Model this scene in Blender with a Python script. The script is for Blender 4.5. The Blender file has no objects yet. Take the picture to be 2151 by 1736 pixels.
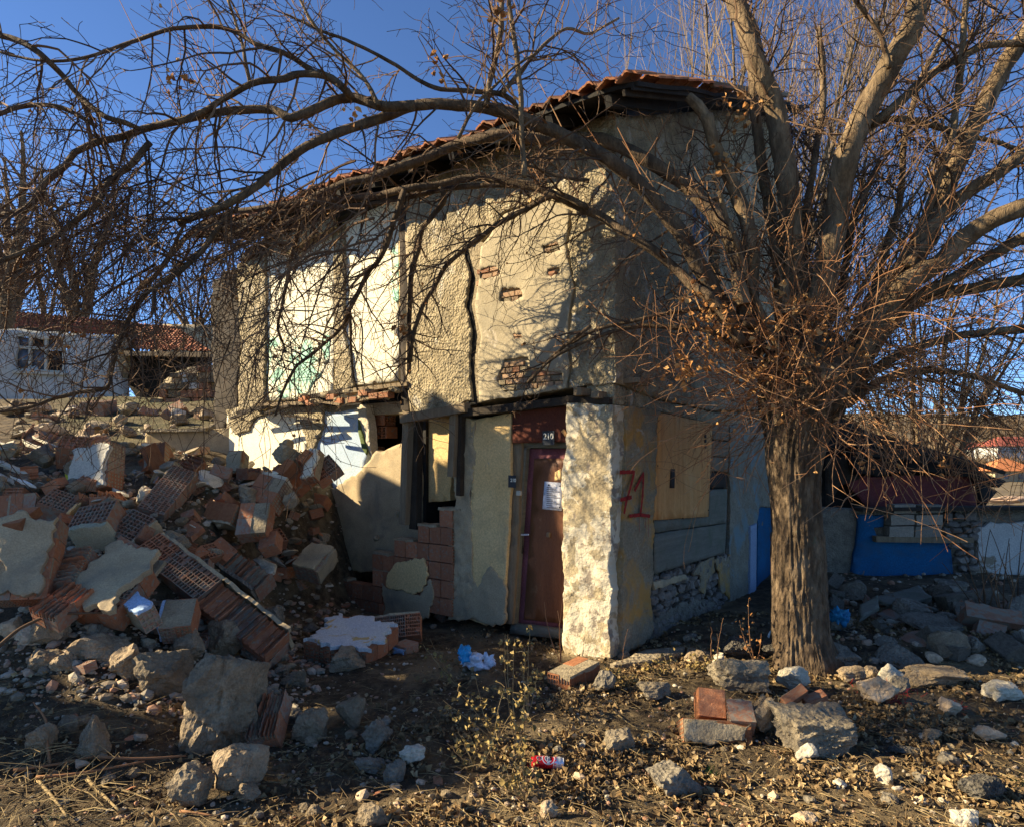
import bpy, bmesh, math, random
import numpy as np
from mathutils import Vector, Matrix, noise
from mathutils.geometry import delaunay_2d_cdt

# ---------------------------------------------------------------- camera, sky, sun, exposure
F, CX, HY, EYE = 1400.0, 1075.5, 960.0, 1.9
S = bpy.context.scene
cam = bpy.data.cameras.new('camera'); co = bpy.data.objects.new('camera', cam); S.collection.objects.link(co)
co.location = (0, 0, EYE); co.rotation_euler = (math.radians(90), 0, 0)
cam.sensor_width = 36; cam.lens = 36 * F / 2151; cam.shift_y = (HY - 868) / 2151
cam.clip_end = 3000; S.camera = co
SUN_EL, SUN_A = 27.0, 3.0
sd = Vector((-math.cos(math.radians(SUN_EL)) * math.cos(math.radians(SUN_A)),
             math.cos(math.radians(SUN_EL)) * math.sin(math.radians(SUN_A)), math.sin(math.radians(SUN_EL))))
W = bpy.data.worlds.new('World'); S.world = W; W.use_nodes = True
wn = W.node_tree.nodes; wl = W.node_tree.links
sky = wn.new('ShaderNodeTexSky'); sky.sky_type = 'NISHITA'; sky.sun_disc = False
sky.sun_elevation = math.radians(SUN_EL); sky.sun_rotation = math.atan2(sd.x, sd.y)
sky.air_density = 1.0; sky.dust_density = 0.0; sky.ozone_density = 6.0; sky.altitude = 4500
bg = wn['Background']; bg.inputs[1].default_value = 0.08
wl.new(sky.outputs[0], bg.inputs[0])
sl = bpy.data.lights.new('sun', 'SUN'); sl.energy = 5.0; sl.angle = math.radians(0.53); sl.color = (1.0, 0.82, 0.55)
so = bpy.data.objects.new('sun', sl); S.collection.objects.link(so)
so.rotation_euler = sd.to_track_quat('Z', 'Y').to_euler()
S.view_settings.view_transform = 'Standard'; S.view_settings.look = 'None'
S.view_settings.gamma = 1; S.view_settings.use_curve_mapping = False; S.view_settings.exposure = 1.5
S.cycles.max_bounces = 5; S.cycles.diffuse_bounces = 3

# ---------------------------------------------------------------- helpers
rnd = random.Random(11)
COL = S.collection
def sst(a, b, x):
    t = min(1, max(0, (x - a) / (b - a))); return t * t * (3 - 2 * t)
def nz(x, y, z=0.0, s=1.0, o=3):
    return noise.fractal(Vector((x * s, y * s, z * s)), 1.0, 2.0, o)
def gz(x, y):
    w = sst(-2.5, -3.4, x + 0.12 * nz(x, y, 0, .9) - .35 * max(0, y - 7.5))
    h = 1.38 * sst(4.3, 8.1, y) * w + 0.30 * sst(3.4, 5.2, y) * sst(-1.6, -3.2, x)
    lb = sst(-1.2, -3.0, x + .12 * (y - 10))
    h = h + (1.15 * sst(11.5, 17, y)) * lb * sst(60, 20, y)
    h += .25 * sst(11, 13, y) * sst(-1.0, -2.5, x) + .30 * sst(8.2, 9.5, y) * sst(-4.0, -5.2, x)
    h += 0.16 * sst(7.2, 9.2, y) * sst(3.2, 4.4, x) * sst(12, 10, y)
    h += 0.10 * sst(5.9, 6.5, y) * sst(1.2, 2.2, x) * sst(8.5, 7, y)
    h -= 0.08 * sst(6.2, 7.0, y) * sst(-2.6, -1.8, x) * sst(1.2, 0.6, x)
    h += 0.05 * nz(x, y, 3, .8)
    if y > 70: h += sst(80, 420, y) * (27 + 5 * nz(x, y, 0, .012)) - 0.0
    return h
def P(u, v, d): return Vector(((u - CX) / F * d, d, EYE + (HY - v) / F * d))
def hit(u, v, dz=0.0, d0=2.2):
    d = d0
    while d < 60:
        p = P(u, v, d)
        if p.z <= gz(p.x, p.y) + dz: return p
        d += 0.02
    return P(u, v, 7)

def tag(o, label=None, cat=None, group=None, kind=None):
    if label: o['label'] = label
    if cat: o['category'] = cat
    if group: o['group'] = group
    if kind: o['kind'] = kind
    return o
def empty(name, loc, label, cat, group=None):
    o = bpy.data.objects.new(name, None); COL.objects.link(o); o.location = loc; o.empty_display_size = .1
    return tag(o, label, cat, group)
def mesh(name, vs, fs, mat, parent=None, smooth=False, base=None, mats=None, mi=None):
    """vs in world coordinates; origin at parent's location, or at base when it has no parent."""
    if parent is not None: base = parent.matrix_basis.translation.copy()
    elif base is None: base = Vector((0, 0, 0))
    me = bpy.data.meshes.new(name)
    a = np.asarray([tuple(v) for v in vs] if not isinstance(vs, np.ndarray) else vs, dtype=np.float64) - np.array(tuple(base))
    me.from_pydata(a.tolist(), [], fs if isinstance(fs, list) else fs.tolist())
    if smooth: me.polygons.foreach_set('use_smooth', [True] * len(me.polygons))
    for m in (mats or [mat]): me.materials.append(m)
    if mi is not None: me.polygons.foreach_set('material_index', mi)
    me.update()
    o = bpy.data.objects.new(name, me); COL.objects.link(o)
    if parent is not None: o.parent = parent
    else: o.location = base
    return o
def place(name, me, M4, parent=None, mat=None):
    o = bpy.data.objects.new(name, me); COL.objects.link(o)
    if parent is not None:
        o.parent = parent
        M4 = Matrix.Translation(-parent.matrix_basis.translation) @ M4
    o.matrix_basis = M4
    return o

# ---- materials
MATS = {}
def ramp(nt, fac, stops):
    r = nt.nodes.new('ShaderNodeValToRGB'); nt.links.new(fac, r.inputs[0])
    e = r.color_ramp.elements
    while len(e) < len(stops): e.new(0.5)
    for k, (p, c) in enumerate(stops):
        e[k].position = p; e[k].color = (*c, 1) if len(c) == 3 else c
    return r.outputs[0]
def M(name, stops, scale=6, detail=8, rough=.92, bump=.4, bscale=45, bdist=.01, patch=None, pscale=2, pth=(.52, .56),
      stretch=None, vor=None, stripes=None, dirt=None, rand=None, metal=0, spec=.3, patch2=None):
    if name in MATS: return MATS[name]
    def dusty(c): return (c[0], c[1] * .965, c[2] * .85) if c[0] >= c[1] * .97 and c[1] >= c[2] * .97 else c   # warms neutral colours to cancel the sky's blue tint in shade
    stops = [dusty(c) for c in stops]; patch = dusty(patch) if patch else None; dirt = dusty(dirt) if dirt else None
    m = bpy.data.materials.new(name); m.use_nodes = True; nt = m.node_tree; n = nt.nodes; L = nt.links
    b = n['Principled BSDF']; b.inputs['Roughness'].default_value = rough; b.inputs['Metallic'].default_value = metal
    b.inputs['Specular IOR Level'].default_value = spec
    tc = n.new('ShaderNodeTexCoord'); vec = tc.outputs['Object']
    oi = n.new('ShaderNodeObjectInfo')
    ad = n.new('ShaderNodeVectorMath'); ad.operation = 'ADD'; L.new(vec, ad.inputs[0])
    sc = n.new('ShaderNodeVectorMath'); sc.operation = 'SCALE'; sc.inputs[0].default_value = (13, 7, 5); L.new(oi.outputs['Random'], sc.inputs['Scale']); L.new(sc.outputs[0], ad.inputs[1])
    vec = ad.outputs[0]
    if stretch:
        mp = n.new('ShaderNodeMapping'); mp.inputs['Scale'].default_value = stretch; L.new(vec, mp.inputs[0]); vs = mp.outputs[0]
    else: vs = vec
    def noi(s, d=8, v=vs, ds=0.0):
        t = n.new('ShaderNodeTexNoise'); t.inputs['Scale'].default_value = s; t.inputs['Detail'].default_value = d
        t.inputs['Roughness'].default_value = .65; t.inputs['Distortion'].default_value = ds; L.new(v, t.inputs['Vector']); return t.outputs[0]
    def mix(f, a, c, mode='MIX'):
        x = n.new('ShaderNodeMix'); x.data_type = 'RGBA'; x.blend_type = mode
        if isinstance(f, float): x.inputs[0].default_value = f
        else: L.new(f, x.inputs[0])
        for s_, q in ((6, a), (7, c)):
            if isinstance(q, tuple): x.inputs[s_].default_value = (*q, 1)
            else: L.new(q, x.inputs[s_])
        return x.outputs[2]
    nn = len(stops)
    c = ramp(nt, noi(scale, detail), [(.3 + .4 * k / max(1, nn - 1), stops[k]) for k in range(nn)])
    fine = ramp(nt, noi(bscale * 1.7, 4), [(.3, (.6, .6, .6)), (.7, (1.25, 1.25, 1.25))])
    c = mix(.75, c, fine, 'MULTIPLY')
    if patch:
        f = ramp(nt, noi(pscale, 9, vec, .6), [(pth[0], (0, 0, 0)), (pth[1], (1, 1, 1))]); c = mix(f, c, patch)
    if patch2:
        f = ramp(nt, noi(patch2[1], 9, ad.outputs[0], .3), [(patch2[2], (0, 0, 0)), (patch2[2] + .05, (1, 1, 1))]); c = mix(f, c, patch2[0])
    if dirt:
        f = ramp(nt, noi(3.3, 10, vec, 1.0), [(.45, (0, 0, 0)), (.7, (1, 1, 1))]); c = mix(f, c, dirt)
    if rand:
        src = oi.outputs['Random']
        if rand == 'island':
            g = n.new('ShaderNodeNewGeometry'); src = g.outputs['Random Per Island']
            c = mix(.85, c, ramp(nt, src, [(k / (nn - 1), stops[k]) for k in range(nn)]))
        else:
            c = mix(.8, c, ramp(nt, src, [(0, (.62, .6, .6)), (1, (1.25, 1.15, 1.1))]), 'MULTIPLY')
    L.new(c, b.inputs['Base Color'])
    h = noi(bscale, 6)
    if vor:
        v = n.new('ShaderNodeTexVoronoi'); v.inputs['Scale'].default_value = vor; v.feature = 'F1'; L.new(vs, v.inputs['Vector'])
        a2 = n.new('ShaderNodeMath'); a2.operation = 'ADD'; L.new(h, a2.inputs[0]); L.new(v.outputs['Distance'], a2.inputs[1]); h = a2.outputs[0]
    if stripes:
        w = n.new('ShaderNodeTexWave'); w.inputs['Scale'].default_value = stripes[0]; w.bands_direction = stripes[1]; w.inputs['Distortion'].default_value = stripes[2]
        L.new(vs if stretch else tc.outputs['Object'], w.inputs['Vector'])
        a2 = n.new('ShaderNodeMath'); a2.operation = 'MULTIPLY_ADD'; L.new(w.outputs['Fac'], a2.inputs[0]); a2.inputs[1].default_value = .6; L.new(h, a2.inputs[2]); h = a2.outputs[0]
    lo = noi(bscale * .22, 5)
    a3 = n.new('ShaderNodeMath'); a3.operation = 'MULTIPLY_ADD'; L.new(lo, a3.inputs[0]); a3.inputs[1].default_value = 1.6; L.new(h, a3.inputs[2])
    bp = n.new('ShaderNodeBump'); bp.inputs['Strength'].default_value = bump; bp.inputs['Distance'].default_value = bdist
    L.new(a3.outputs[0], bp.inputs['Height']); L.new(bp.outputs[0], b.inputs['Normal'])
    MATS[name] = m; return m

m_ground = M('dirt', [(.035, .025, .015), (.10, .074, .045), (.22, .17, .105)], 9, 14, bump=1.0, bscale=46, bdist=.05, patch=(.27, .21, .13), pscale=1.1, pth=(.48, .66), patch2=((.12, .12, .055), .02, .5))
m_field = M('dry_grass_field', [(.10, .08, .045), (.19, .15, .09)], .4, 8, bump=.3, bscale=3, bdist=.1)
m_stucco = M('rough_stucco', [(.22, .185, .125), (.38, .325, .225), (.53, .465, .335)], 7, 12, bump=1.0, bscale=50, bdist=.025, vor=34, patch=(.27, .235, .17), pscale=2.0, pth=(.50, .64), patch2=((.50, .45, .34), 3.1, .58))
m_plaster = M('smooth_plaster', [(.24, .21, .155), (.36, .315, .235), (.43, .385, .29)], 2.6, 12, bump=.6, bscale=60, bdist=.008, patch=(.30, .27, .21), pscale=1.6, pth=(.5, .7), patch2=((.44, .38, .28), 5, .62))
m_white = M('white_paint', [(.74, .71, .60), (.84, .81, .70)], 3, 8, bump=.15, bscale=40, bdist=.004, patch=(.60, .56, .46), pscale=2.5, pth=(.60, .72))
m_teal = M('teal_paint', [(.32, .60, .46), (.42, .72, .56)], 3, 8, bump=.15, bscale=40, bdist=.004, patch=(.74, .72, .60), pscale=3.2, pth=(.46, .52), stretch=(1, 1, .5))
m_blueplaster = M('pale_blue_paint', [(.34, .44, .54), (.43, .53, .62)], 3, 8, bump=.2, bscale=40, bdist=.005, patch=(.66, .64, .55), pscale=3, pth=(.56, .62))
m_greyplaster = M('grey_cement_render', [(.35, .28, .185), (.50, .41, .28)], 2.5, 9, bump=.3, bscale=50, bdist=.006, patch=(.2, .18, .145), pscale=2, pth=(.5, .7))
m_yellow = M('yellow_limewash', [(.66, .47, .23), (.74, .56, .30)], 2, 8, bump=.25, bscale=30, bdist=.006, patch=(.40, .315, .19), pscale=2, pth=(.55, .72), patch2=((.33, .29, .22), 6, .66))
m_pillar = M('flaking_pillar_render', [(.26, .215, .145), (.40, .34, .235), (.53, .46, .33)], 6, 10, bump=.8, bscale=30, bdist=.02, patch=(.56, .52, .43), pscale=3.2, pth=(.50, .53), patch2=((.24, .20, .15), 4.5, .56))
m_ochre = M('ochre_flaking_render', [(.20, .17, .12), (.30, .26, .19)], 5, 10, bump=.9, bscale=26, bdist=.02, patch=(.40, .235, .075), pscale=2.3, pth=(.47, .60), patch2=((.36, .32, .24), 7, .62))
m_palegrey = M('blue_grey_flaking_render', [(.17, .155, .125), (.28, .265, .22)], 5, 10, bump=.8, bscale=26, bdist=.02, patch=(.17, .225, .225), pscale=2.2, pth=(.52, .6))
m_deepblue = M('deep_blue_paint', [(.006, .085, .20), (.012, .12, .26)], 2, 8, bump=.3, bscale=30, bdist=.008, dirt=(.03, .085, .15), patch=(.16, .15, .13), pscale=2.6, pth=(.63, .66))
m_bluegrey = M('blue_grey_paint', [(.22, .29, .40), (.28, .36, .48)], 2, 8, bump=.2, bscale=40)
m_brick = M('red_clay', [(.26, .10, .06), (.36, .16, .09), (.42, .23, .14)], 6, 8, bump=.5, bscale=60, bdist=.006, dirt=(.30, .24, .18), rand='object')
m_dullbrick = M('dusty_brick', [(.28, .18, .12), (.36, .25, .17)], 6, 8, bump=.5, bscale=60, bdist=.006, rand='object', dirt=(.33, .29, .22))
m_hollow = M('hollow_clay_brick', [(.33, .135, .075), (.46, .225, .13)], 5, 8, bump=.5, bscale=60, bdist=.006, rand='object', patch=(.27, .24, .20), pscale=4, pth=(.56, .62))
m_hollowdk = M('dusty_hollow_clay', [(.29, .155, .11), (.38, .23, .165)], 5, 8, bump=.5, bscale=60, bdist=.006, patch=(.26, .24, .21), pscale=5, pth=(.46, .56), rand='object')
m_ribbed = M('ribbed_clay', [(.48, .19, .09), (.64, .32, .17)], 5, 8, bump=.9, bscale=40, bdist=.008, stripes=(22, 'Z', .3), rand='object')
m_mortar = M('mortar', [(.25, .21, .15), (.42, .36, .26)], 8, 10, bump=1.0, bscale=40, bdist=.015)
m_concrete = M('concrete', [(.20, .165, .125), (.31, .265, .20), (.42, .365, .275)], 5, 10, bump=1.0, bscale=44, bdist=.025, dirt=(.2, .175, .135), vor=26)
m_rock = M('grey_stone', [(.20, .165, .12), (.34, .285, .205), (.46, .395, .29)], 7, 12, bump=1.0, bscale=42, bdist=.03, dirt=(.22, .18, .125), rand='object')
m_tanrock = M('tan_stone', [(.35, .27, .18), (.50, .41, .30), (.60, .53, .42)], 6, 12, bump=.7, bscale=24, bdist=.015, rand='object')
m_paleroc = M('pale_mortar_stone', [(.46, .42, .34), (.62, .58, .49)], 6, 12, bump=.8, bscale=24, bdist=.015)
m_asphalt = M('asphalt', [(.05, .047, .043), (.10, .093, .082), (.19, .175, .15)], 24, 8, bump=1.0, bscale=50, bdist=.02, vor=60)
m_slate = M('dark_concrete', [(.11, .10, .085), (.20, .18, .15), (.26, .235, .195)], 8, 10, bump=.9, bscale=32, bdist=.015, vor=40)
m_bark = M('furrowed_bark', [(.045, .032, .02), (.14, .10, .066), (.27, .205, .14)], 9, 12, bump=1.0, bscale=30, bdist=.05, stretch=(1, 1, .38), vor=22, patch2=((.13, .125, .075), 5, .66))
m_limbshade = M('shaded_limb_bark', [(.04, .028, .018), (.10, .07, .045), (.18, .13, .08)], 10, 12, bump=1.0, bscale=34, bdist=.022, stretch=(1, 1, .3))  # darker copy of the limb bark, gives the left limbs their backlit look
m_limb = M('sunlit_limb_bark', [(.06, .042, .026), (.16, .115, .07), (.29, .215, .135)], 10, 12, bump=1.0, bscale=34, bdist=.022, stretch=(1, 1, .3))  # limb bark lightened so the crown limbs look sunlit
m_twig = M('twig_bark', [(.045, .027, .017), (.10, .060, .036), (.20, .125, .075)], 3, 4, bump=.3, bscale=60, bdist=.003, rand='island')
m_shoot = M('reddish_shoot_bark', [(.16, .07, .032), (.28, .14, .07), (.38, .235, .13)], 3, 4, bump=.3, bscale=60, bdist=.003, rand='island')
m_bgtwig = M('pale_twig_bark', [(.06, .045, .033), (.15, .115, .085), (.27, .215, .165)], 3, 4, bump=.2, bscale=20, rand='island')
m_leafdry = M('dry_leaf', [(.06, .040, .022), (.12, .08, .042), (.24, .165, .085), (.17, .115, .062), (.36, .26, .14), (.52, .41, .25)], 9, 4, bump=.3, bscale=60, bdist=.003, rand='island')
m_leaforange = M('orange_dead_leaf', [(.16, .07, .025), (.38, .18, .06), (.55, .34, .15)], 9, 4, bump=.3, bscale=60, rand='island')
m_weedleaf = M('yellow_weed_leaf', [(.15, .11, .04), (.28, .21, .08), (.42, .33, .15)], 9, 4, bump=.3, bscale=60, rand='island')
m_straw = M('dry_stalk', [(.16, .11, .06), (.28, .21, .11), (.42, .33, .18)], 9, 4, bump=.3, bscale=60, rand='island')
m_pebble = M('gravel_stone', [(.14, .12, .09), (.27, .24, .19), (.44, .40, .33), (.36, .16, .09), (.56, .52, .44)], 9, 6, bump=.6, bscale=60, rand='island')
m_wood = M('weathered_wood', [(.16, .12, .08), (.27, .215, .15)], 4, 8, bump=.7, bscale=30, bdist=.006, stretch=(6, 6, .8))
m_woodh = M('weathered_board', [(.15, .12, .085), (.26, .215, .16)], 4, 8, bump=.7, bscale=30, bdist=.006, stretch=(.8, .8, 9))
m_greyboard = M('grey_board', [(.13, .13, .115), (.20, .195, .17)], 3, 8, bump=.6, bscale=30, bdist=.005, stretch=(.7, .7, 9), dirt=(.11, .12, .08))
m_ply = M('plywood', [(.46, .215, .075), (.58, .30, .115), (.64, .36, .15)], 3.5, 5, bump=.3, bscale=30, bdist=.003, stretch=(5, 5, .45), patch=(.56, .36, .18), pscale=1.2, pth=(.55, .7))
m_darkwood = M('charred_wood', [(.022, .018, .015), (.055, .043, .033)], 5, 8, bump=.7, bscale=30, bdist=.006)
m_doorbrown = M('brown_door_panel', [(.14, .055, .024), (.22, .09, .04)], 2.5, 8, rough=.55, bump=.2, bscale=30, stretch=(4, 4, .6), spec=.35, patch=(.26, .14, .075), pscale=4, pth=(.60, .68), patch2=((.07, .03, .015), 9, .66))
m_doorrose = M('rose_door_frame', [(.19, .055, .06), (.25, .08, .085)], 3, 6, rough=.7, bump=.2, bscale=30)
m_redboard = M('dark_red_board', [(.10, .03, .02), (.15, .048, .03)], 3, 8, bump=.3, bscale=30)
m_redfascia = M('faded_red_paint', [(.13, .03, .035), (.19, .05, .05)], 2, 8, bump=.3, bscale=30, dirt=(.14, .05, .05))
m_black = M('soot_and_shade_black', [(.012, .012, .012), (.03, .028, .026)], 5, 8, bump=.6, bscale=30)  # soot, also the black put where undersides and voids are only in shade
m_tile = M('clay_roof_tile', [(.30, .115, .06), (.46, .20, .105), (.52, .27, .16)], 6, 8, bump=.5, bscale=30, bdist=.006, dirt=(.17, .12, .08), rand='object')
m_tilefar = M('old_roof_tiles', [(.14, .055, .04), (.30, .11, .06), (.40, .17, .10)], 5, 10, bump=.3, bscale=8, dirt=(.10, .07, .05))
m_farwhite = M('whitewash', [(.42, .44, .44), (.54, .55, .53)], .8, 9, bump=.2, bscale=10, dirt=(.38, .38, .35))
m_paper = M('paper', [(.72, .73, .78), (.78, .79, .83)], 3, 2, bump=.05, bscale=10)
m_ink = M('black_ink', [(.03, .03, .035), (.05, .05, .06)], 3, 2, bump=0)
m_enamel = M('dark_enamel', [(.02, .025, .03), (.03, .035, .045)], 3, 2, rough=.4, bump=.02)
m_whitepr = M('white_lettering', [(.75, .75, .7), (.8, .8, .76)], 3, 2, bump=.02)
m_spray = M('red_spray_paint', [(.22, .014, .011), (.34, .025, .02)], 20, 5, bump=.5, bscale=40, bdist=.01)
m_glass = M('dusty_glass', [(.05, .065, .085), (.12, .14, .17)], 1.5, 5, rough=.15, bump=.02, spec=.6)
m_frame = M('grey_window_paint', [(.42, .42, .38), (.54, .53, .48)], 4, 6, bump=.2)
m_bag = M('white_plastic_bag', [(.62, .66, .74), (.74, .76, .82)], 8, 4, rough=.35, bump=.4, bscale=30, bdist=.01)
m_bagblue = M('bag_blue_print', [(.02, .28, .55), (.04, .40, .68)], 6, 4, rough=.35, bump=.4, bscale=30, patch=(.75, .60, .06), pscale=7, pth=(.55, .6))
m_tarp = M('blue_plastic_sheet', [(.01, .12, .28), (.03, .28, .48)], 6, 4, rough=.4, bump=.4, bscale=20)
m_canred = M('can_red', [(.55, .012, .018), (.62, .02, .03)], 3, 2, rough=.25, bump=.02, metal=.35)
m_canwhite = M('can_silver_white', [(.62, .64, .68), (.72, .73, .76)], 3, 2, rough=.3, bump=.02, metal=.4)
m_cannavy = M('can_navy', [(.02, .03, .07), (.03, .04, .09)], 3, 2, rough=.3, bump=.02)
m_yellowpl = M('yellow_plastic', [(.62, .60, .03), (.7, .68, .08)], 3, 2, rough=.4, bump=.2)
m_whitepl = M('white_plastic', [(.78, .78, .76), (.84, .84, .82)], 3, 2, rough=.35, bump=.05)
m_moss = M('green_moss', [(.07, .10, .03), (.12, .16, .05)], 9, 5, bump=.6)
m_hillbush = M('winter_scrub', [(.055, .038, .025), (.11, .075, .046), (.17, .11, .06)], 9, 5, bump=.4, rand='island')
m_redfibre = M('red_fibre', [(.42, .03, .03), (.5, .06, .05)], 9, 3, bump=.1)
m_grass = M('green_grass', [(.05, .12, .02), (.10, .20, .04)], 9, 3, bump=.1)

# ---- frames and plates
class Fr:
    def __init__(s, O, ex, ey, n): s.O, s.ex, s.ey, s.n = Vector(O), Vector(ex).normalized(), Vector(ey).normalized(), Vector(n).normalized()
    def uv(s, u, v, off=0.0):
        r = P(u, v, 1.0) - Vector((0, 0, EYE)); C0 = Vector((0, 0, EYE)); Oo = s.O + s.n * off
        k = (Oo - C0).dot(s.n) / r.dot(s.n); q = C0 + r * k - Oo
        return (q.dot(s.ex), q.dot(s.ey))
    def pt(s, a, b, off=0.0): return s.O + s.ex * a + s.ey * b + s.n * off
CORN = (.966, 6.3, 0)
LD = Vector((-.79, .61, 0)).normalized(); RD = Vector((.61, .79, 0)).normalized(); ZZ = Vector((0, 0, 1))
NL = Vector((-RD.x, -RD.y, 0)); NR = Vector((-LD.x, -LD.y, 0))
FL = Fr(CORN, LD, ZZ, NL); FRR = Fr(CORN, RD, ZZ, NR)
def front(d, yaw=0.0, x0=0.0):
    c, s_ = math.cos(math.radians(yaw)), math.sin(math.radians(yaw))
    return Fr((x0, d, 0), (c, s_, 0), ZZ, (s_, -c, 0))

def inpoly(pts, poly):
    x, y = pts[:, 0], pts[:, 1]; ins = np.zeros(len(pts), bool); n = len(poly); j = n - 1
    for i in range(n):
        xi, yi = poly[i]; xj, yj = poly[j]
        if yi != yj:
            c = ((yi > y) != (yj > y)) & (x < (xj - xi) * (y - yi) / (yj - yi) + xi); ins ^= c
        j = i
    return ins
def refine(poly, res, jag, seed):
    out = []; n = len(poly)
    for i in range(n):
        a = Vector(poly[i]); b = Vector(poly[(i + 1) % n]); L = (b - a).length; k = max(1, int(L / res))
        nrm = Vector((-(b - a).y, (b - a).x)) / max(L, 1e-6)
        for q in range(k):
            p = a + (b - a) * (q / k)
            if jag: p = p + nrm * jag * (nz(p.x + seed, p.y, seed, 5, 2) * 1.3 + nz(p.x, p.y + seed, seed, 21, 2) * .8) + (b - a) / max(L, 1e-6) * jag * .4 * nz(p.y, p.x, seed, 15, 2)
            out.append((p.x, p.y))
    return out
SEED = [0]
def plate(name, fr, poly, mat, parent=None, off=0.0, th=.03, res=.06, jag=0.0, holes=(), disp=None, px=True, smooth=True, base=None):
    SEED[0] += 1; sd_ = SEED[0] * 1.7
    if px: poly = [fr.uv(*p, off) for p in poly]; holes = [[fr.uv(*p, off) for p in h] for h in holes]
    er = min(res, max(.012, res))
    loops = [refine(poly, er, jag, sd_)] + [refine(h, er * .6, jag * 2.2, sd_) for h in holes]
    pts = []; edges = []
    for lp in loops:
        b0 = len(pts); pts += lp; edges += [(b0 + i, b0 + (i + 1) % len(lp)) for i in range(len(lp))]
    A = np.array(loops[0]); mn, mx = A.min(0), A.max(0)
    gx = np.arange(mn[0] + res * .5, mx[0], res); gy = np.arange(mn[1] + res * .5, mx[1], res)
    if len(gx) and len(gy):
        G = np.array([(a, b) for a in gx for b in gy]); rs = np.random.RandomState(SEED[0]); G = G + (rs.rand(*G.shape) - .5) * res * .6
        k = inpoly(G, loops[0])
        for h in loops[1:]: k &= ~inpoly(G, h)
        pts += [tuple(g) for g in G[k]]
    vo, eo, fo, *_ = delaunay_2d_cdt([Vector(p) for p in pts], edges, [], 1, 1e-5, False)
    V2 = np.array([tuple(v) for v in vo]); Fc = [tuple(f) for f in fo]
    if Fc:
        cen = np.array([V2[list(f)].mean(0) for f in Fc]); kill = ~inpoly(cen, loops[0])
        for h in loops[1:]: kill |= inpoly(cen, h)
        Fc = [f for f, k_ in zip(Fc, kill) if not k_]
    nv = len(V2); dd = [off + (disp(a, b) if disp else 0) for a, b in V2]
    vs = [fr.pt(V2[i][0], V2[i][1], dd[i]) for i in range(nv)]
    # orient front faces towards the normal
    if Fc:
        f = Fc[0]; nn = (vs[f[1]] - vs[f[0]]).cross(vs[f[2]] - vs[f[0]])
        if nn.dot(fr.n) < 0: Fc = [f[::-1] for f in Fc]
    cnt = {}
    for f in Fc:
        for i in range(len(f)):
            cnt[(f[i], f[(i + 1) % len(f)])] = 1
    be = [e for e in cnt if (e[1], e[0]) not in cnt]
    bi = {}
    for e in be:
        for q in e:
            if q not in bi: bi[q] = len(vs); vs.append(fr.pt(V2[q][0], V2[q][1], off - th))
    nf = len(Fc)
    for a, b in be: Fc.append((b, a, bi[a], bi[b]))
    me_o = mesh(name, vs, Fc, mat, parent, False, base)
    if smooth: me_o.data.polygons.foreach_set('use_smooth', [i < nf for i in range(len(Fc))])
    return me_o

# ---- solids
def boxv(c, ax, ay, az):
    c, ax, ay, az = map(Vector, (c, ax, ay, az)); v = []
    for i in (-.5, .5):
        for j in (-.5, .5):
            for k in (-.5, .5): v.append(c + ax * i + ay * j + az * k)
    f = [(0, 1, 3, 2), (4, 6, 7, 5), (0, 4, 5, 1), (2, 3, 7, 6), (0, 2, 6, 4), (1, 5, 7, 3)]
    if ax.cross(ay).dot(az) < 0: f = [q[::-1] for q in f]
    return v, f
def box(name, c, ax, ay, az, mat, parent=None, base=None, jit=.0, bev=.006):
    v, f = boxv(c, ax, ay, az)
    bm = bmesh.new(); bv = [bm.verts.new(q) for q in v]; [bm.faces.new([bv[i] for i in q]) for q in f]
    mnl = min(Vector(ax).length, Vector(ay).length, Vector(az).length)
    if jit:
        cuts = 2
        bmesh.ops.subdivide_edges(bm, edges=bm.edges[:], cuts=cuts, use_grid_fill=True)
        for q in bm.verts:
            q.co += Vector((nz(q.co.x, q.co.y, q.co.z, 9, 2), nz(q.co.y, q.co.z, q.co.x, 9, 2), nz(q.co.z, q.co.x, q.co.y, 9, 2))) * jit
    elif bev: bmesh.ops.bevel(bm, geom=bm.edges[:], offset=min(bev, mnl * .2), segments=1, affect='EDGES')
    bm.verts.ensure_lookup_table(); bm.verts.index_update()
    vs = [q.co.copy() for q in bm.verts]; fs = [tuple(x.index for x in q.verts) for q in bm.faces]; bm.free()
    return mesh(name, vs, fs, mat, parent, False, base)
def beam(name, p0, p1, w, h, mat, parent=None, up=ZZ, jit=.004, base=None):
    p0, p1 = Vector(p0), Vector(p1); d = p1 - p0; dn = d.normalized(); side = dn.cross(up).normalized(); u2 = side.cross(dn)
    return box(name, (p0 + p1) / 2, d, side * w, u2 * h, mat, parent, base, jit=jit)
def tube(pts, rad, sides, capend=True, twist=0.0, rough=0.0):
    n = len(pts); V = []; Fs = []
    t0 = (pts[1] - pts[0]).normalized(); a = t0.orthogonal().normalized()
    for i in range(n):
        t = (pts[min(i + 1, n - 1)] - pts[max(i - 1, 0)]).normalized(); a = (a - t * a.dot(t)); a = a.normalized() if a.length > 1e-6 else t.orthogonal().normalized(); b = t.cross(a)
        for k in range(sides):
            an = 2 * math.pi * k / sides; r = rad[i]
            if rough: r *= 1 + rough * nz(pts[i].x * 2 + math.cos(an), pts[i].y * 2 + math.sin(an), pts[i].z * 2, 3.0, 3)
            V.append(pts[i] + (a * math.cos(an) + b * math.sin(an)) * r)
    for i in range(n - 1):
        for k in range(sides):
            k2 = (k + 1) % sides; Fs.append((i * sides + k, i * sides + k2, (i + 1) * sides + k2, (i + 1) * sides + k))
    if capend: Fs.append(tuple(range((n - 1) * sides, n * sides))); Fs.append(tuple(reversed(range(sides))))
    return V, Fs
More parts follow.
